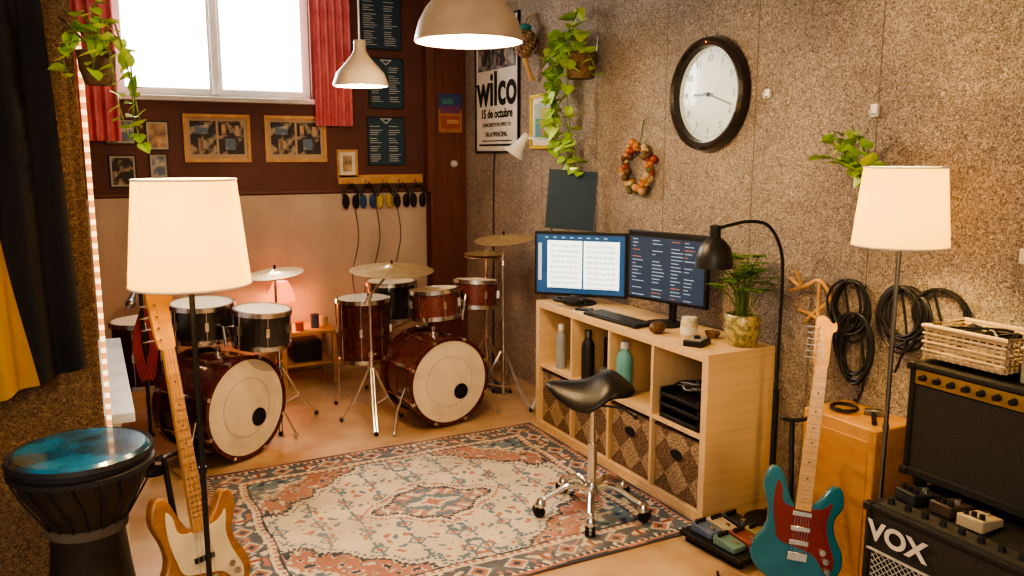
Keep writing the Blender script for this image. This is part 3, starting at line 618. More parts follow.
# ---------------- shelf unit
D0,D1,Y0,Y1,HT=2.335,2.725,2.67,4.21,.775
sh=thing('cube_shelf','low birch cube shelf with eight compartments against textured wall','shelf')
t_=.04; s=MB().bx(D0,D1,Y0,Y1,HT-t_,HT).bx(D0,D1,Y0,Y1,0,t_).bx(D0,D1,Y0,Y0+t_,t_,HT-t_).bx(D0,D1,Y1-t_,Y1,t_,HT-t_)
part(sh,'frame',s,BIRCH,bevel=.002)
cw=(Y1-Y0-2*t_-3*.018)/4; cells=[]
dv=MB()
for i in range(3):
    y=Y0+t_+(i+1)*cw+i*.018; dv.bx(D0+.004,D1,y,y+.018,t_,HT-t_)
for i in range(4): cells.append(Y0+t_+i*(cw+.018)+cw/2)
mz=HT/2
for i in range(4): dv.bx(D0+.004,D1,cells[i]-cw/2,cells[i]+cw/2,mz-.009,mz+.009)
part(sh,'divider',dv,BIRCHZ)
def weave(name):
    m=bpy.data.materials.new(name); m.use_nodes=True; nt=m.node_tree; N=nt.nodes; L=nt.links; b=N['Principled BSDF']; b.inputs['Roughness'].default_value=.8
    tc=N.new('ShaderNodeTexCoord'); mp=N.new('ShaderNodeMapping'); mp.inputs['Rotation'].default_value=(pi/4,0,0); mp.inputs['Scale'].default_value=(1,8,8); L.new(tc.outputs['Object'],mp.inputs[0])
    ck=N.new('ShaderNodeTexChecker'); ck.inputs['Scale'].default_value=1; L.new(mp.outputs[0],ck.inputs[0]); ck.inputs[1].default_value=(.50,.35,.22,1); ck.inputs[2].default_value=(.26,.16,.10,1)
    mp2=N.new('ShaderNodeMapping'); mp2.inputs['Scale'].default_value=(1,60,160); L.new(tc.outputs['Object'],mp2.inputs[0])
    wv=N.new('ShaderNodeTexNoise'); wv.inputs['Scale'].default_value=1; L.new(mp2.outputs[0],wv.inputs[0])
    mx=N.new('ShaderNodeMixRGB'); mx.blend_type='MULTIPLY'; mx.inputs[0].default_value=1; cr=N.new('ShaderNodeValToRGB'); cr.color_ramp.elements[0].position=.35; cr.color_ramp.elements[1].position=.6; cr.color_ramp.elements[0].color=(.3,.3,.3,1)
    L.new(wv.outputs[0],cr.inputs[0]); L.new(ck.outputs[0],mx.inputs[1]); L.new(cr.outputs[0],mx.inputs[2]); L.new(mx.outputs[0],b.inputs['Base Color'])
    bp=N.new('ShaderNodeBump'); bp.inputs['Strength'].default_value=.6; bp.inputs['Distance'].default_value=.01; L.new(wv.outputs[0],bp.inputs['Height']); L.new(bp.outputs[0],b.inputs['Normal']); return m
WV=weave('woven_raffia')
bh=mz-.009-t_-.025
bk=thing('storage_basket','dark brown and tan woven storage basket in shelf','basket',T((D0+.02,cells[0],t_+.001)),'woven baskets in the lower shelf')
hw_=cw/2-.012
part(bk,'body',MB().bx(0,.015,-hw_,hw_,0,bh).bx(.32,.335,-hw_,hw_,0,bh).bx(.015,.32,-hw_,-hw_+.012,0,bh).bx(.015,.32,hw_-.012,hw_,0,bh).bx(.015,.32,-hw_+.012,hw_-.012,0,.01),WV,bevel=.006)
part(bk,'handle',MB().lathe([(.0001,0),(.035,0),(.035,.004),(.0001,.004)],20),RUB,T((-.001,0,bh*.66))@RY(-pi/2)@Matrix.Diagonal((.7,1.2,1,1)))  # flat black disc, shade inside the hand hole put in as colour
part(bk,'rim',MB().tube([(.0,-hw_,bh),(.0,hw_,bh),(.335,hw_,bh),(.335,-hw_,bh)],.008,8,closed=True),BROWNW)
for i in range(1,4): dup(bk,T((D0+.02,cells[i],t_+.001)))
zt=mz+.0095
def bottle(label,x,y,R,h,m,cap):
    p=thing('bottle',label,'bottle',T((x,y,zt)))
    part(p,'body',MB().lathe([(.0001,0),(R,0),(R,h*.68),(R*.85,h*.76),(R*.5,h*.84),(R*.5,h*.88),(.0001,h*.88)],24),m)
    part(p,'cap',MB().lathe([(.0001,h*.87),(R*.56,h*.87),(R*.56,h),(.0001,h)],20),cap)
bottle('teal metal water bottle standing in the shelf',D0+.06,cells[1]+.12,.042,.29,mat('teal_metal',(.16,.42,.42),.35),mat('cap_grey',(.6,.6,.58),.4))
bottle('matte black water bottle standing in the shelf',D0+.06,cells[2]+.10,.036,.28,BLK,STEEL)
bottle('slim white and grey bottle in the shelf',D0+.06,cells[3]+.02,.03,.26,mat('grey_bottle',(.34,.36,.38),.4),WHT)
mthing('drinking_glass','small clear drinking glass in the shelf','glass',MB().lathe([(.0001,0),(.03,0),(.034,.1),(.031,.1),(.028,.006),(.0001,.006)],20),mat('pale_glass',(.6,.62,.6),.1,tr=.7),T((D0+.07,cells[2]-.06,zt)))
gp=thing('equipment_tray','stack of black letter trays with cables','tray',T((D0+.02,cells[0],zt)))
for k in range(3): part(gp,'tray',MB().bx(.0,.3,-.14,.14,.05*k,.05*k+.008).bx(0,.3,-.14,-.13,.05*k,.05*k+.045).bx(0,.3,.13,.14,.05*k,.05*k+.045).bx(0,.012,-.13,.13,.05*k,.05*k+.022),BLK,bevel=.002)
rr=random.Random(2); cbl=MB()
for k in range(8): cbl.tube(cat([(rr.uniform(.03,.2),rr.uniform(-.1,.1),.158+rr.uniform(0,.012)) for _ in range(6)],5,False),.004,5,k%2)
part(gp,'cable',cbl,[BLK,mat('cable_grey',(.3,.3,.32),.6)])
for k,(yc,hw2,h,l,c) in enumerate([(cells[1]-.04,.1,.20,'black equipment box lying in the shelf',(.03,.03,.035)),(cells[3]-.04,.12,.24,'dark brown book box in the shelf',(.07,.04,.03)),(cells[2],.14,.22,'black binder box in the shelf',(.03,.03,.03))]):
    mthing('storage_box',l,'box',MB().bx(0,.16,-hw2,hw2,0,h),mat('boxc%d'%k,c,.6),T((D0+.19,yc,zt)),bevel=.004)
# ---------------- monitors
SCW=mat('screen_page',(.8,.84,.84),.5,es=.95,ecol=(.86,.97,.95)); SCB=mat('screen_blue',(.02,.06,.14),.4,es=.3,ecol=(.05,.17,.36)); SCD=mat('screen_dark',(.03,.04,.06),.3,es=.3,ecol=(.07,.11,.17)); SCT=mat('screen_text',(.4,.5,.6),.4,es=.4,ecol=(.5,.65,.8)); SCR=mat('screen_red',(.5,.15,.1),.4,es=.4,ecol=(.8,.25,.15))
def monitor(label,x,y,n,zb,w,h,kind):
    p=thing('monitor',label,'monitor',T((x,y,HT+.001)))
    M=face((0,0,zb+h/2-HT-.001),n)
    part(p,'bezel',MB().bx(-w/2,w/2,-h/2,h/2,-.03,0).bx(-w*.3,w*.3,-h*.3,h*.3,-.055,-.03),BLK,M,bevel=.004)
    c=MB(); ms=[SCB if kind==1 else SCD,SCW,INK,SCT,SCR]; a,b_=w/2-.014,h/2-.016
    c.quad(-a,a,-b_,b_,.0006)
    if kind==1:
        for x0,x1 in((-a+.065,.012),(.022,a-.03)):
            c.quad(x0,x1,-b_+.03,b_-.035,.0012,1)
            for k in range(9):
                yy=b_-.06-k*.031
                for q in range(4): c.quad(x0+.015,x1-.015,yy-q*.0045,yy-q*.0045+.0008,.0016,2)
                for q in range(7):
                    xx=x0+.02+q*(x1-x0-.04)/7+rr.uniform(0,.01); c.quad(xx,xx+.0025,yy-.014,yy+.004,.0018,2)
        for q in range(8): c.quad(-a+.05+q*.05,-a+.07+q*.05,b_-.02,b_-.014,.0012,3)
        c.quad(-a+.01,-a+.03,-.1,.12,.0012,3)
    else:
        for k in range(17):
            yy=b_-.03-k*.018
            for q,x0 in enumerate((-a+.02,-a+.15,-a+.27,a-.12)):
                if rr.random()<.85: c.quad(x0,x0+rr.uniform(.02,.08),yy,yy+.003,.0012,3 if rr.random()<.9 else 4)
        c.quad(-a,a,b_-.014,b_,.0011,2)
    part(p,'screen',c,ms,M)
    part(p,'stand',MB().lathe([(.0001,0),(.10,0),(.10,.008),(.03,.014),(.0001,.014)],32).tube([(-n[0]*.07,-n[1]*.07,.01),(-n[0]*.075,-n[1]*.075,zb-HT+h*.4)],.02,12),BLK)
monitor('black monitor showing two white sheet music pages',2.505,3.995,(-.72,-.69,0),.815,.55,.375,1)
monitor('black monitor showing a dark text list',2.565,3.28,(-.97,-.24,0),.885,.50,.36,2)
kb=thing('keyboard','slim black computer keyboard lying on the shelf top','keyboard',T((2.42,3.48,HT+.001))@RZ(-pi/2+.06))
part(kb,'body',MB().bx(-.22,.22,-.065,.065,0,.014),BLK,bevel=.003)
ks=MB()
for r in range(5):
    for c in range(15): ks.bx(-.212+c*.0285,-.212+c*.0285+.024,-.058+r*.0235,-.058+r*.0235+.019,.014,.019)
part(kb,'keys',ks,mat('key_grey',(.06,.06,.065),.5))
mthing('mouse','rounded brown computer mouse on the shelf top','mouse',MB().sph((0,0,0),.035,sc=(1.0,1.6,.85)).box((0,.03,.026),(.006,.02,.006)),mat('mouse_brown',(.16,.09,.05),.4),T((2.41,3.13,HT+.031))@RZ(-1.2))
nb=thing('tablet','thin dark tablet lying on white papers below monitor','tablet',T((2.40,3.77,HT))@RZ(-1.0))
part(nb,'paper',MB().bx(-.055,.055,-.045,.03,0,.006),PAPER); part(nb,'case',MB().bx(-.045,.045,-.035,.02,.007,.018),BLK,bevel=.003)
jr=thing('candle_jar','cream glass jar with pale lid on shelf top','jar',T((2.48,2.98,HT)))
part(jr,'jar',MB().lathe([(.0001,0),(.036,0),(.040,.01),(.040,.075),(.034,.085),(.0001,.085)],28),mat('cream_glass',(.66,.52,.34),.3,coat=.5))
part(jr,'lid',MB().lathe([(.0001,.085),(.036,.085),(.036,.10),(.0001,.103)],28),mat('lid_pale',(.75,.68,.55),.4))
part(jr,'label',MB().lathe([(.0402,.022),(.041,.022),(.041,.058),(.0402,.058)],28),PAPER)
mthing('trinket_bowl','small wooden bowl with bits on the shelf top','bowl',MB().lathe([(.0001,0),(.025,0),(.038,.03),(.034,.03),(.0001,.008)],24),BROWNW,T((2.58,2.93,HT)))
vr=thing('audio_interface','small black and white device beside the jar','audio device',T((2.42,2.85,HT))@RZ(.5))
part(vr,'body',MB().bx(-.06,.06,-.045,.045,0,.028),BLK,bevel=.005); part(vr,'top_panel',MB().bx(-.05,.05,-.035,.035,.028,.03),mat('dev_grey',(.35,.33,.3),.5)); part(vr,'knob',MB().cyl((0,0,.03),(0,0,.042),.014),BLK)
gpn=thing('potted_plant','grassy plant in yellow patterned ceramic pot on shelf','plant',T((2.60,2.755,HT)))
part(gpn,'pot',MB().lathe([(.0001,0),(.055,0),(.066,.01),(.078,.06),(.080,.135),(.074,.145),(.070,.14),(.068,.1),(.0001,.1)],32),mat('pot_ochre',(.50,.40,.16),.35,0,(.22,.20,.10),45,coat=.6,lo=.45,hi=.52))
part(gpn,'soil',MB().lathe([(.0001,.112),(.069,.11)],20),mat('soil',(.05,.03,.02),.9))
gr=MB(); rg=random.Random(5)
for i in range(60):
    a=rg.uniform(0,2*pi); l=rg.uniform(.14,.30); r0=rg.uniform(0,.03); sp_=rg.uniform(.02,.13)
    p0=(r0*math.cos(a),r0*math.sin(a),.11); p1=(sp_*.5*math.cos(a),sp_*.5*math.sin(a),.11+l*.7); p2=(sp_*math.cos(a),sp_*math.sin(a),.11+l)
    gr.tube(cat([p0,p1,p2],4,False),.0018,4)
    for k in range(8):
        b2=a+k*pi/4; leaf(gr,frame(p2,(-math.sin(b2),math.cos(b2),0),(math.cos(b2)*.95,math.sin(b2)*.95,.1),(0,0,1))@Matrix.Diagonal((.35,1,1,1)),rg.uniform(.03,.05),1)
for v in gr.v: v.x=min(v.x,.13)
part(gpn,'foliage',gr,[STEM,mat('grass_green',(.17,.32,.06),.5)],ang=3)
# ---------------- music stand
ms_=thing('music_stand','dark navy music stand behind the monitor','music stand',T((2.56,4.42,0)))
tripod(ms_,1.25,.13,.3,a0=.9)
MD=face((.03,-.18,1.37),(-.55,-.82,.10))@RZ(-.06)
part(ms_,'desk',MB().bx(-.145,.145,-.18,.17,-.004,.0).bx(-.145,.145,-.185,-.175,0,.04),mat('stand_navy',(.020,.055,.095),.6),MD)
part(ms_,'arm',MB().tube([(0,0,1.24),(0,-.03,1.30),(.035,-.165,1.36)],.009,8),BLK)
part(ms_,'clip',MB().bx(-.02,.02,.15,.185,0,.012),STEEL,MD)
dl=thing('wall_lamp','white jointed reading lamp mounted on textured wall','lamp',T((2.735,4.42,1.44)))
part(dl,'base',MB().cyl((0,0,0),(-.02,0,0),.03),WHT)
part(dl,'arm',MB().tube([(-.02,0,0),(-.05,0,.02),(-.05,.01,.14),(-.07,.03,.20),(-.14,.10,.26),(-.20,.26,.30)],.007,8).sph((-.05,.005,.10),.013),WHT)
part(dl,'lamp_shade',MB().lathe([(.022,.16),(.03,.10),(.05,.04),(.075,0),(.071,0),(.046,.04),(.0001,.15)],28),WHT,T((-.24,.32,.24))@RX(.35)@RY(.5)@T((0,0,-.06)))
al=thing('floor_lamp','black floor reading lamp with arched arm by shelf','lamp',T((2.61,2.54,0)))
part(al,'base',MB().lathe([(.0001,0),(.11,0),(.11,.015),(.02,.03),(.0001,.03)],32),BLK)
part(al,'arm',MB().tube([(0,0,.02),(0,0,.62)],.014,12).tube(cat([(0,0,.6),(0,0,.9),(0,0,1.12),(-.02,0,1.24),(-.09,0,1.335),(-.19,0,1.36),(-.30,0,1.35),(-.38,0,1.335)],6,False),.007,8),BLK)
part(al,'lamp_shade',MB().lathe([(.075,0),(.074,.04),(.062,.085),(.035,.115),(.022,.125),(.022,.17),(.0001,.175),(.0001,.12),(.03,.11),(.058,.08),(.070,.04),(.071,0),(.075,0)],32),BLK,T((-.38,0,1.18)))
# ---------------- stool
so=thing('saddle_stool','black leather saddle stool on chrome five-star base','stool',T((1.955,2.99,0.011)))
b=MB().sph((0,0,0),1,n=48); nv=[]
for v in b.v:
    x,y,z=v; wy=.17*(1-.38*max(0,-x)); nv.append(Vector((x*.20,y*wy,z*.042+.055*math.exp(-((x-.45)/.38)**2)+.022*max(0,-x)**2-.06*y*y)))
b.v=nv
part(so,'seat',b,mat('black_leather',(.018,.017,.017),.35,bump=.15,bs=120),T((-.012,.008,.575))@RZ(-.55),ang=3)
part(so,'gas_lift',MB().cyl((0,0,.10),(0,0,.33),.022).cyl((0,0,.33),(0,0,.53),.013).cyl((0,0,.50),(0,0,.54),.04,.06),CHR)
part(so,'lever',MB().tube([(0,0,.51),(.10,-.08,.50),(.15,-.12,.46)],.005,8).sph((.15,-.12,.46),.01),BLK)
part(so,'hub',MB().lathe([(.0001,.085),(.035,.085),(.038,.11),(.03,.14),(.0001,.14)],24),CHR)
lg_=mesh('leg',MB().tube(cat([(.03,0,.115),(.10,0,.135),(.18,0,.10),(.235,0,.075)],5,False),[.014]*15+[.011],10),CHR)
cs=mesh('caster',MB().cyl((.25,-.022,.026),(.25,-.006,.026),.026,n=20).cyl((.25,.006,.026),(.25,.022,.026),.026,n=20).cyl((.25,-.008,.026),(.25,.008,.026),.01,n=10,m=1).lathe([(.0001,.082),(.014,.08),(.026,.06),(.026,.045),(.0001,.045)],16,1,c=(.242,0,0)),[RUB,CHR])
for i in range(5):
    l=obj('leg',lg_,RZ(.35+i*2*pi/5),so); obj('caster',cs,I4,l)
# ---------------- guitars
PGW=mat('pickguard_cream',(.70,.60,.44),.4); PGR=mat('pickguard_red',(.24,.03,.028),.35)
def outl(pts,k=5): return [(v.x,v.y) for v in cat([Vector((*q,0)) for q in pts],k)]
def guitar(label,M,body_pts,bm,pg,pgm,L_,headm,nstr,k,pick,fretm,neckw=.042,zf=.045,horn=.1):
    p=thing('electric_guitar',label,'guitar',M)
    part(p,'body',MB().prism(outl(body_pts),0,zf),bm,bevel=.008)
    part(p,'pickguard',MB().prism(outl(pg),zf,zf+.003),pgm)
    y0,y1=horn-.03,L_; a,c=neckw*.66,neckw*.5
    part(p,'neck',MB().add([(-a,y0,zf-.005),(a,y0,zf-.005),(a,y0,zf+.014),(-a,y0,zf+.014),(-c,y1,zf-.005),(c,y1,zf-.005),(c,y1,zf+.014),(-c,y1,zf+.014)],[(0,1,2,3),(4,7,6,5),(0,4,5,1),(1,5,6,2),(2,6,7,3),(3,7,4,0)]),headm,bevel=.002)
    fb_=MB().add([(-a,y0,zf+.0145),(a,y0,zf+.0145),(c,y1,zf+.0145),(-c,y1,zf+.0145)],[(0,1,2,3)])
    for q in range(20):
        yy=y1-(y1+.13)*(1-2**(-(q+1)/12))
        if yy>y0:
            wdt=c+(a-c)*(y1-yy)/(y1-y0); fb_.box((0,yy,zf+.0152),(2*wdt,.0018,.0016),1)
    for q in(3,5,7,9,12,15):
        yy=y1-(y1+.13)*(1-2**(-(q-.5)/12)); fb_.cyl((0,yy,zf+.0145),(0,yy,zf+.0155),.003,n=10,m=2)
    part(p,'fretboard',fb_,[fretm,STEEL,INK])
    hd=[(-.021,0),(-.03,.03),(-.034,.1),(-.036,.17),(-.01,.19),(.022,.165),(.036,.17),(.04,.14),(.025,.12),(.026,.03),(.021,0)]
    part(p,'headstock',MB().prism(outl([(x*k,y1+y*k) for x,y in hd],4),zf-.008,zf+.006),headm,bevel=.002)
    for i in range(nstr):
        yy=y1+.03*k+i*(.13*k/nstr)*1.05
        part(p,'tuner',MB().cyl((-.022*k,yy,zf),(-.022*k,yy,zf+.018),.004,n=8).cyl((-.02*k,yy,zf-.004),(-.052*k,yy,zf-.004),.003,n=6).box((-.056*k,yy,zf-.004),(.012*k,.004,.014*k)),CHR)
    for x0,yy in pick: part(p,'pickup',MB().bx(-.035,.035,yy-.009,yy+.009,zf+.003,zf+.010),CHR if pgm is PGR else BLK,bevel=.002)
    part(p,'bridge',MB().bx(-.035,.035,-.115,-.085,zf+.001,zf+.012),CHR,bevel=.002)
    for kx,ky in((.085,-.07),(.1,-.10),(.11,-.135)): part(p,'knob',MB().cyl((kx,ky,zf),(kx,ky,zf+.018),.011),CHR)
    sg=MB()
    for i in range(nstr):
        f=(i/(nstr-1)-.5); sg.cyl((f*.052,-.1,zf+.0145),(f*neckw*.8,y1,zf+.0175),.0006 if nstr==6 else .0011,n=5).cyl((f*neckw*.8,y1,zf+.0175),(-.022*k,y1+.03*k+i*(.13*k/nstr)*1.05,zf+.012),.0006,n=5)
    part(p,'strings',sg,CHR)
strat=[(0,-.2),(.10,-.185),(.155,-.135),(.158,-.07),(.125,-.005),(.118,.05),(.142,.10),(.132,.16),(.10,.17),(.07,.125),(.035,.085),(0,.08),(-.035,.09),(-.06,.14),(-.09,.205),(-.128,.205),(-.145,.14),(-.12,.06),(-.118,0),(-.152,-.07),(-.158,-.135),(-.10,-.19)]
pgs=[(-.06,.08),(-.08,.14),(-.1,.16),(-.105,.08),(-.09,0),(-.07,-.05),(.0,-.07),(.06,-.09),(.11,-.15),(.13,-.1),(.1,-.02),(.09,.04),(.1,.11),(.06,.08)]
def gframe(bot,top,n,L0=.2):
    ax=(top-bot).normalized(); n=Vector(n); n=(n-ax*n.dot(ax)).normalized(); x=ax.cross(n)
    return frame(bot+ax*L0-n*.02,x,ax,n)
guitar('teal electric guitar with red pickguard and maple neck on stand',gframe(Vector((2.205,2.02,.075)),Vector((2.43,2.14,1.02)),(-.60,-.80,.15)),strat,mat('teal_guitar',(.025,.19,.27),.22,0,(.018,.15,.21),6,coat=.7),pgs,PGR,.60,MAPLE,6,1.0,((0,.055),(0,.0),(0,-.05)),MAPLE)
guitar('tan wood bass guitar with cream pickguard beside lamp',gframe(Vector((.255,2.66,.15)),Vector((.165,2.85,1.20)),(.40,-.90,.15),.205),strat,wood('tan_guitar_body',(.40,.20,.08),(.27,.12,.045),.3),pgs,PGW,.67,wood('amber_neck',(.55,.29,.10),(.45,.22,.07),.35),4,1.1,((0,-.02),),wood('amber_board',(.50,.26,.10),(.40,.19,.07),.4),neckw=.038)
def gstand(label,M,z=0):
    p=thing('guitar_stand',label,'guitar stand',M)
    part(p,'yoke',MB().tube([(-.09,.05,.11+z),(-.09,-.03,.075+z),(0,-.06,.075+z),(.09,-.03,.075+z),(.09,.05,.11+z)],.008,8),RUB)
    part(p,'pole',MB().tube([(0,-.07,.08),(0,-.19,.62)],.010,10),BLK); part(p,'neck_rest',MB().tube([(-.05,-.11,.66),(-.04,-.18,.63),(0,-.19,.62),(.04,-.18,.63),(.05,-.11,.66)],.008,8),BLK)
    lm=mesh('leg',MB().tube([(0,-.08,.12),(0,.06,.012)],.008,8).sph((0,.06,.012),.012,n=8),BLK)
    for a in(-.9,.9,pi): obj('leg',lm,T((0,-.08,0))@RZ(a)@T((0,.08,0)),p)
gstand('black tubular guitar stand holding teal guitar',T((2.235,2.045,0))@RZ(math.atan2(.60,-.80)))
gstand('black tubular guitar stand holding bass guitar',T((.24,2.70,0))@RZ(math.atan2(-.40,-.90)),.055)
# ---------------- box by wall, amps
bxw=thing('speaker_cabinet','orange plywood speaker cabinet standing by the wall','speaker')
part(bxw,'body',MB().bx(2.50,2.735,1.94,2.28,.0,.63),wood('orange_plywood',(.62,.33,.12),(.50,.24,.08),.5,(3,3,10)),bevel=.006)
part(bxw,'grille',MB().bx(2.497,2.502,1.97,2.25,.05,.58),wood('ply_face',(.56,.29,.10),(.46,.21,.07),.55,(3,3,8)),bevel=.002)
TOLEX=mat('black_tolex',(.022,.019,.018),.7,bump=.5,bs=250)
GRILLE=mat('grille_cloth',(.028,.024,.022),.9,0,(.05,.042,.038),220)
GOLD=mat('gold_panel',(.42,.28,.12),.4,.4)
def amp(name,label,x0,x1,y0,y1,z0,z1,panel,pm):
    p=thing(name,label,'amplifier',T((x0,(y0+y1)/2,z0))); hy=(y1-y0)/2; h=z1-z0; d=x1-x0
    part(p,'cabinet',MB().bx(.012,d,-hy,hy,0,h).bx(0,.012,-hy,hy,0,.03).bx(0,.012,-hy,hy,h-.02,h).bx(0,.012,-hy,-hy+.02,.03,h-.02).bx(0,.012,hy-.02,hy,.03,h-.02),TOLEX,bevel=.005)
    part(p,'grille',MB().bx(.006,.0125,-hy+.02,hy-.02,.03,h-panel-.02),GRILLE)
    kb_=mesh('knob',MB().cyl((.004,0,0),(-.014,0,0),.012,.009,n=16),BLK); y=hy-.05
    if panel:
        part(p,'control_panel',MB().bx(.004,.0125,-hy+.02,hy-.02,h-panel-.015,h-.022),pm)
        while y>-hy+.04:
            obj('knob',kb_,T((0,y,h-panel/2-.018)),p); y-=.05
    else:
        part(p,'control_panel',MB().bx(.02,.09,-hy+.03,hy-.03,h,h+.003),pm)
        while y>-hy+.04:
            obj('knob',kb_,T((.055,y,h+.007))@RY(pi/2),p); y-=.06
    part(p,'handle',MB().tube([(d*.5,-.1,h),(d*.5,-.09,h+.018),(d*.5,.09,h+.018),(d*.5,.1,h)],.01,8),RUB)
    for c in(-hy,hy):
        for zz in(.012,h-.012): part(p,'corner_guard',MB().box((.01,c*.99,zz),(.03,.03,.03)),BLK,bevel=.006)
    return p
vx=amp('amplifier','black guitar combo amp with silver VOX logo and grille',2.17,2.73,.95,1.70,0,.52,0,mat('panel_dark',(.07,.065,.06),.4))
text(vx,'VOX',.088,mat('logo_silver',(.80,.77,.70),.3,.2),frame((-.002,.255,.435),(0,-1,0),(0,0,1),(-1,0,0)),name='logo',bold=.003,sx=1.1)
dg=MB(); gx0,gx1,gz0,gz1=-.345,.345,.03,.365
for sgn in(1,-1):
    c=-1.2
    while c<1.2:
        ta=max(gz0,min(gz1,(gx0-c)*sgn)); tb_=max(gz0,min(gz1,(gx1-c)*sgn)); lo_,hi_=min(ta,tb_),max(ta,tb_)
        if hi_-lo_>.01: dg.tube([(.004,c+sgn*lo_,lo_),(.004,c+sgn*hi_,hi_)],.0016,4)
        c+=.022
part(vx,'diamond_grille',dg,mat('grille_silver',(.5,.47,.42),.5,.3))
part(vx,'trim_strip',MB().bx(-.003,.004,-.36,.36,.370,.376),mat('strip_white',(.6,.57,.5),.4))
ua=amp('amplifier','black guitar combo amp with gold control panel',2.40,2.69,1.10,1.75,.56,.95,.055,GOLD)
part(ua,'badge',MB().lathe([(.0001,0),(.018,0),(.018,.004),(.0001,.004)],20),WHT,T((.003,-.12,.25))@RY(-pi/2))
for a,b2 in((.28,.04),(-.28,.04),(.28,.24),(-.28,.24)): part(ua,'foot',MB().cyl((b2,a,-.04),(b2,a,0),.02),RUB)
def pedal(x,y,z,rz,c,label,w=.07,l=.12,h=.035):
    p=thing('effects_pedal',label,'effects pedal',T((x,y,z))@RZ(rz),'guitar effects pedals')
    part(p,'body',MB().add([(-w/2,-l/2,0),(w/2,-l/2,0),(w/2,l/2,0),(-w/2,l/2,0),(-w/2,-l/2,h*.6),(w/2,-l/2,h*.6),(w/2,l/2,h),(-w/2,l/2,h)],[(0,3,2,1),(4,5,6,7),(0,1,5,4),(1,2,6,5),(2,3,7,6),(3,0,4,7)]),c,bevel=.004)
    part(p,'footswitch',MB().cyl((0,-l*.28,h*.6),(0,-l*.28,h*.95),.010),CHR)
    for i in(-1,0,1): part(p,'knob',MB().cyl((i*w*.3,l*.3,h*.9),(i*w*.3,l*.3,h*1.3),.008,n=12),BLK)
pc=[(mat('pedal_black',(.04,.04,.04),.4),'black'),(mat('pedal_cream',(.55,.44,.30),.4),'cream'),(mat('pedal_dark',(.09,.06,.05),.4),'dark brown'),(mat('pedal_teal',(.16,.28,.26),.4),'teal'),(mat('pedal_red',(.32,.10,.08),.4),'red'),(mat('pedal_yellow',(.45,.36,.16),.4),'yellow'),(mat('pedal_blue',(.14,.18,.28),.4),'blue')]
for i,(x,y,k,s_) in enumerate([(2.325,1.63,0,1.1),(2.335,1.52,2,1.0),(2.325,1.42,1,1.1),(2.33,1.22,2,1.2)]):
    pedal(x,y,.522,1.4+.1*i,pc[k][0],pc[k][1]+' effects pedal resting on the lower amplifier',.075*s_,.11,.04)
pb=thing('pedalboard','flat black pedalboard on the floor by shelf','pedalboard',T((2.30,2.44,0))@RZ(.1))
part(pb,'frame',MB().bx(-.14,.14,-.17,.17,.03,.05),BLK,bevel=.003)
for xx in(-.11,.11): part(pb,'foot',MB().bx(xx-.01,xx+.01,-.15,.15,0,.03),RUB)
for i in range(6):
    k=[3,4,5,6,1,0][i]; pedal(2.22+.085*(i%3),2.37+.14*(i//3),.051,.1,pc[k][0],pc[k][1]+' effects pedal on the pedalboard',.07,.115,.04)
bs_=thing('wicker_basket','cream wicker basket with cables on the amplifier','basket',T((2.53,1.59,.970)))
wb=MB()
for k in range(7):
    z=.01+k*.014; o=.004*(k%2); wb.tube([(-.10-o,-.135-o,z),(.10+o,-.135-o,z),(.10+o,.135+o,z),(-.10-o,.135+o,z)],.0055,6,closed=True)
for k in range(11):
    t=-.127+k*.0255; wb.cyl((-.102,t,.0),(-.102,t,.10),.004,n=6).cyl((.102,t,0),(.102,t,.10),.004,n=6)
for k in range(8):
    t=-.09+k*.0257; wb.cyl((t,-.137,.0),(t,-.137,.10),.004,n=6).cyl((t,.137,0),(t,.137,.10),.004,n=6)
wb.bx(-.10,.10,-.135,.135,0,.006).tube([(-.105,-.14,.105),(.105,-.14,.105),(.105,.14,.105),(-.105,.14,.105)],.008,8,closed=True)
part(bs_,'weave',wb,mat('cream_wicker',(.58,.43,.27),.7))
cc=MB(); r2=random.Random(8)
for k in range(7): cc.tube(cat([(r2.uniform(-.07,.07),r2.uniform(-.11,.11),.04+r2.uniform(0,.07)) for _ in range(7)],5,False),.005,5)
mthing('coiled_cable','loose black cables piled inside the wicker basket','cable',cc,BLK,T((2.53,1.59,.975)))
mthing('plastic_tub','pale grey plastic box on the amplifier','box',MB().bx(-.09,.09,-.1,.1,0,.10).bx(-.095,.095,-.105,.105,.10,.115),mat('grey_plastic',(.42,.38,.32),.5),T((2.54,1.32,.951)),bevel=.006)
hk=thing('hammer','small wooden-handled tool lying on plywood cabinet','tool',T((2.60,2.03,.641))@RZ(.7)); part(hk,'handle',MB().cyl((-.07,0,.0),(.06,0,.0),.009),BLK); part(hk,'head',MB().box((.07,0,.002),(.025,.07,.022)),STEEL,bevel=.003)
mthing('coiled_cable','small black coiled cable on the plywood cabinet','cable',MB().tube([((.05+.003*math.sin(i*1.7))*math.cos(i*pi/8),(.05+.003*math.cos(i*2.1))*math.sin(i*pi/8),.006+.0009*(i%13)) for i in range(64)],.004,5),BLK,T((2.60,2.17,.632)))
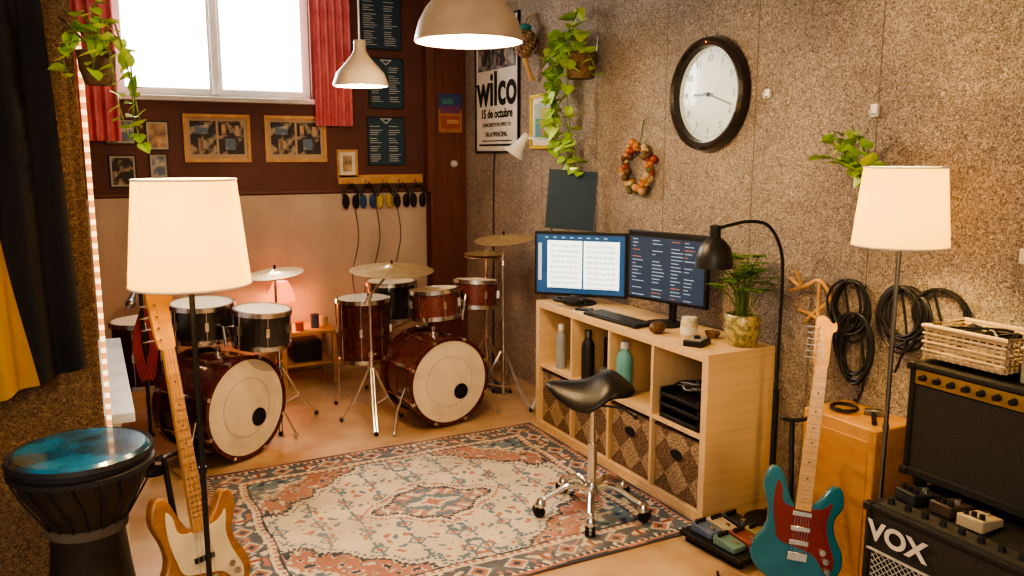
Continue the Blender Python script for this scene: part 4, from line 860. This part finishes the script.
def coil(label,y,z,rx,rz,n,seed,tail=1.8):
    p=thing('coiled_cable',label,'cable',FW(y,z),'coiled cables hanging on the wall'); b=MB(); pts=[]; r=random.Random(seed)
    ph=[r.uniform(-.025,.025) for _ in range(n+1)]; sr=[r.uniform(.68,1.08) for _ in range(n+1)]
    for k in range(n*20):
        a=k*2*pi/20; q=k//20; f=(k%20)/20; rx_=rx*(sr[q]*(1-f)+sr[q+1]*f); rz_=rz*(sr[-q-1]*(1-f)+sr[-q-2]*f); pts.append((rx_*math.sin(a)+ph[q]*(1-f)+ph[q+1]*f,rz-rz_+rz_*math.cos(a),.02+.005*(q%4)+.003*math.sin(a*3)))
    b.tube(pts,.0055,6); b.tube(cat([pts[-1],(pts[-1][0]+.05,-rz*.6,.03),(pts[-1][0]+.03,-rz*1.3,.03),(pts[-1][0]+.01,-rz*tail,.03)],4,False),.0055,6)
    part(p,'cable_loops',b,BLK); part(p,'hook',MB().tube([(0,rz*.95,0),(0,rz*.93,.05),(0,rz*1.05,.06)],.005,6),STEEL)
coil('black audio cable coiled on wall hook',2.27,1.01,.09,.12,9,1)
coil('black audio cable coiled on wall hook',2.03,1.02,.10,.12,9,2)
coil('long black audio cable hanging in loops on wall',2.23,.85,.085,.15,10,3,1.35)
coil('thin black cable loop hanging on the wall',1.86,1.06,.11,.09,4,4,1.1)
mthing('branch_rack','zigzag wooden branch rack mounted on textured wall','wall rack',MB().tube(cat([(-.12,.08,.03),(-.04,.05,.04),(.04,.09,.03),(.10,.02,.03),(.02,-.06,.04),(-.02,-.10,.03)],4,False),.009,8).tube([(-.13,.02,.02),(-.04,.05,.04),(-.06,.12,.06)],.008,8).tube([(.04,.09,.03),(.06,-.10,.05)],.007,8).tube([(-.09,-.06,.0),(.02,-.06,.04),(.1,-.09,.05)],.008,8),PINE,FW(2.47,1.02))
mthing('wall_hook','small pale plastic wall hook','hook',MB().box((0,0,.008),(.03,.05,.016)).tube([(0,-.01,.01),(0,-.02,.03),(0,0,.04)],.005,6),WHT,FW(2.23,1.80),bevel=.003)
mthing('wall_hook','small pale plastic wall hook','hook',MB().box((0,0,.008),(.04,.05,.016)).tube([(0,-.01,.01),(0,-.02,.03),(0,0,.04)],.005,6),WHT,FW(1.60,1.30),bevel=.003)
mthing('wall_hook','small pale plastic wall hook','hook',MB().box((0,0,.008),(.03,.04,.016)).tube([(0,-.01,.01),(0,-.02,.03),(0,0,.04)],.005,6),WHT,FW(2.80,1.90),bevel=.003)
mthing('wall_cable','thin dark cable running down the textured wall','cable',MB().tube([(W-.006,5.62,0.006),(W-.006,5.60,1.5),(W-.006,5.58,1.66)],.006,6),BLK)
headphones(T((2.395,3.93,HT+.040))@RZ(.6),'black headphones lying on the shelf below the monitor',BLK)
mthing('floor_cable','thin black cable lying on the floor beside the amplifiers','cable',MB().tube(cat([(2.10,2.30,.006),(1.98,2.10,.006),(2.06,1.90,.006),(1.95,1.75,.006),(2.12,1.60,.006)],8,False),.005,6),BLK)
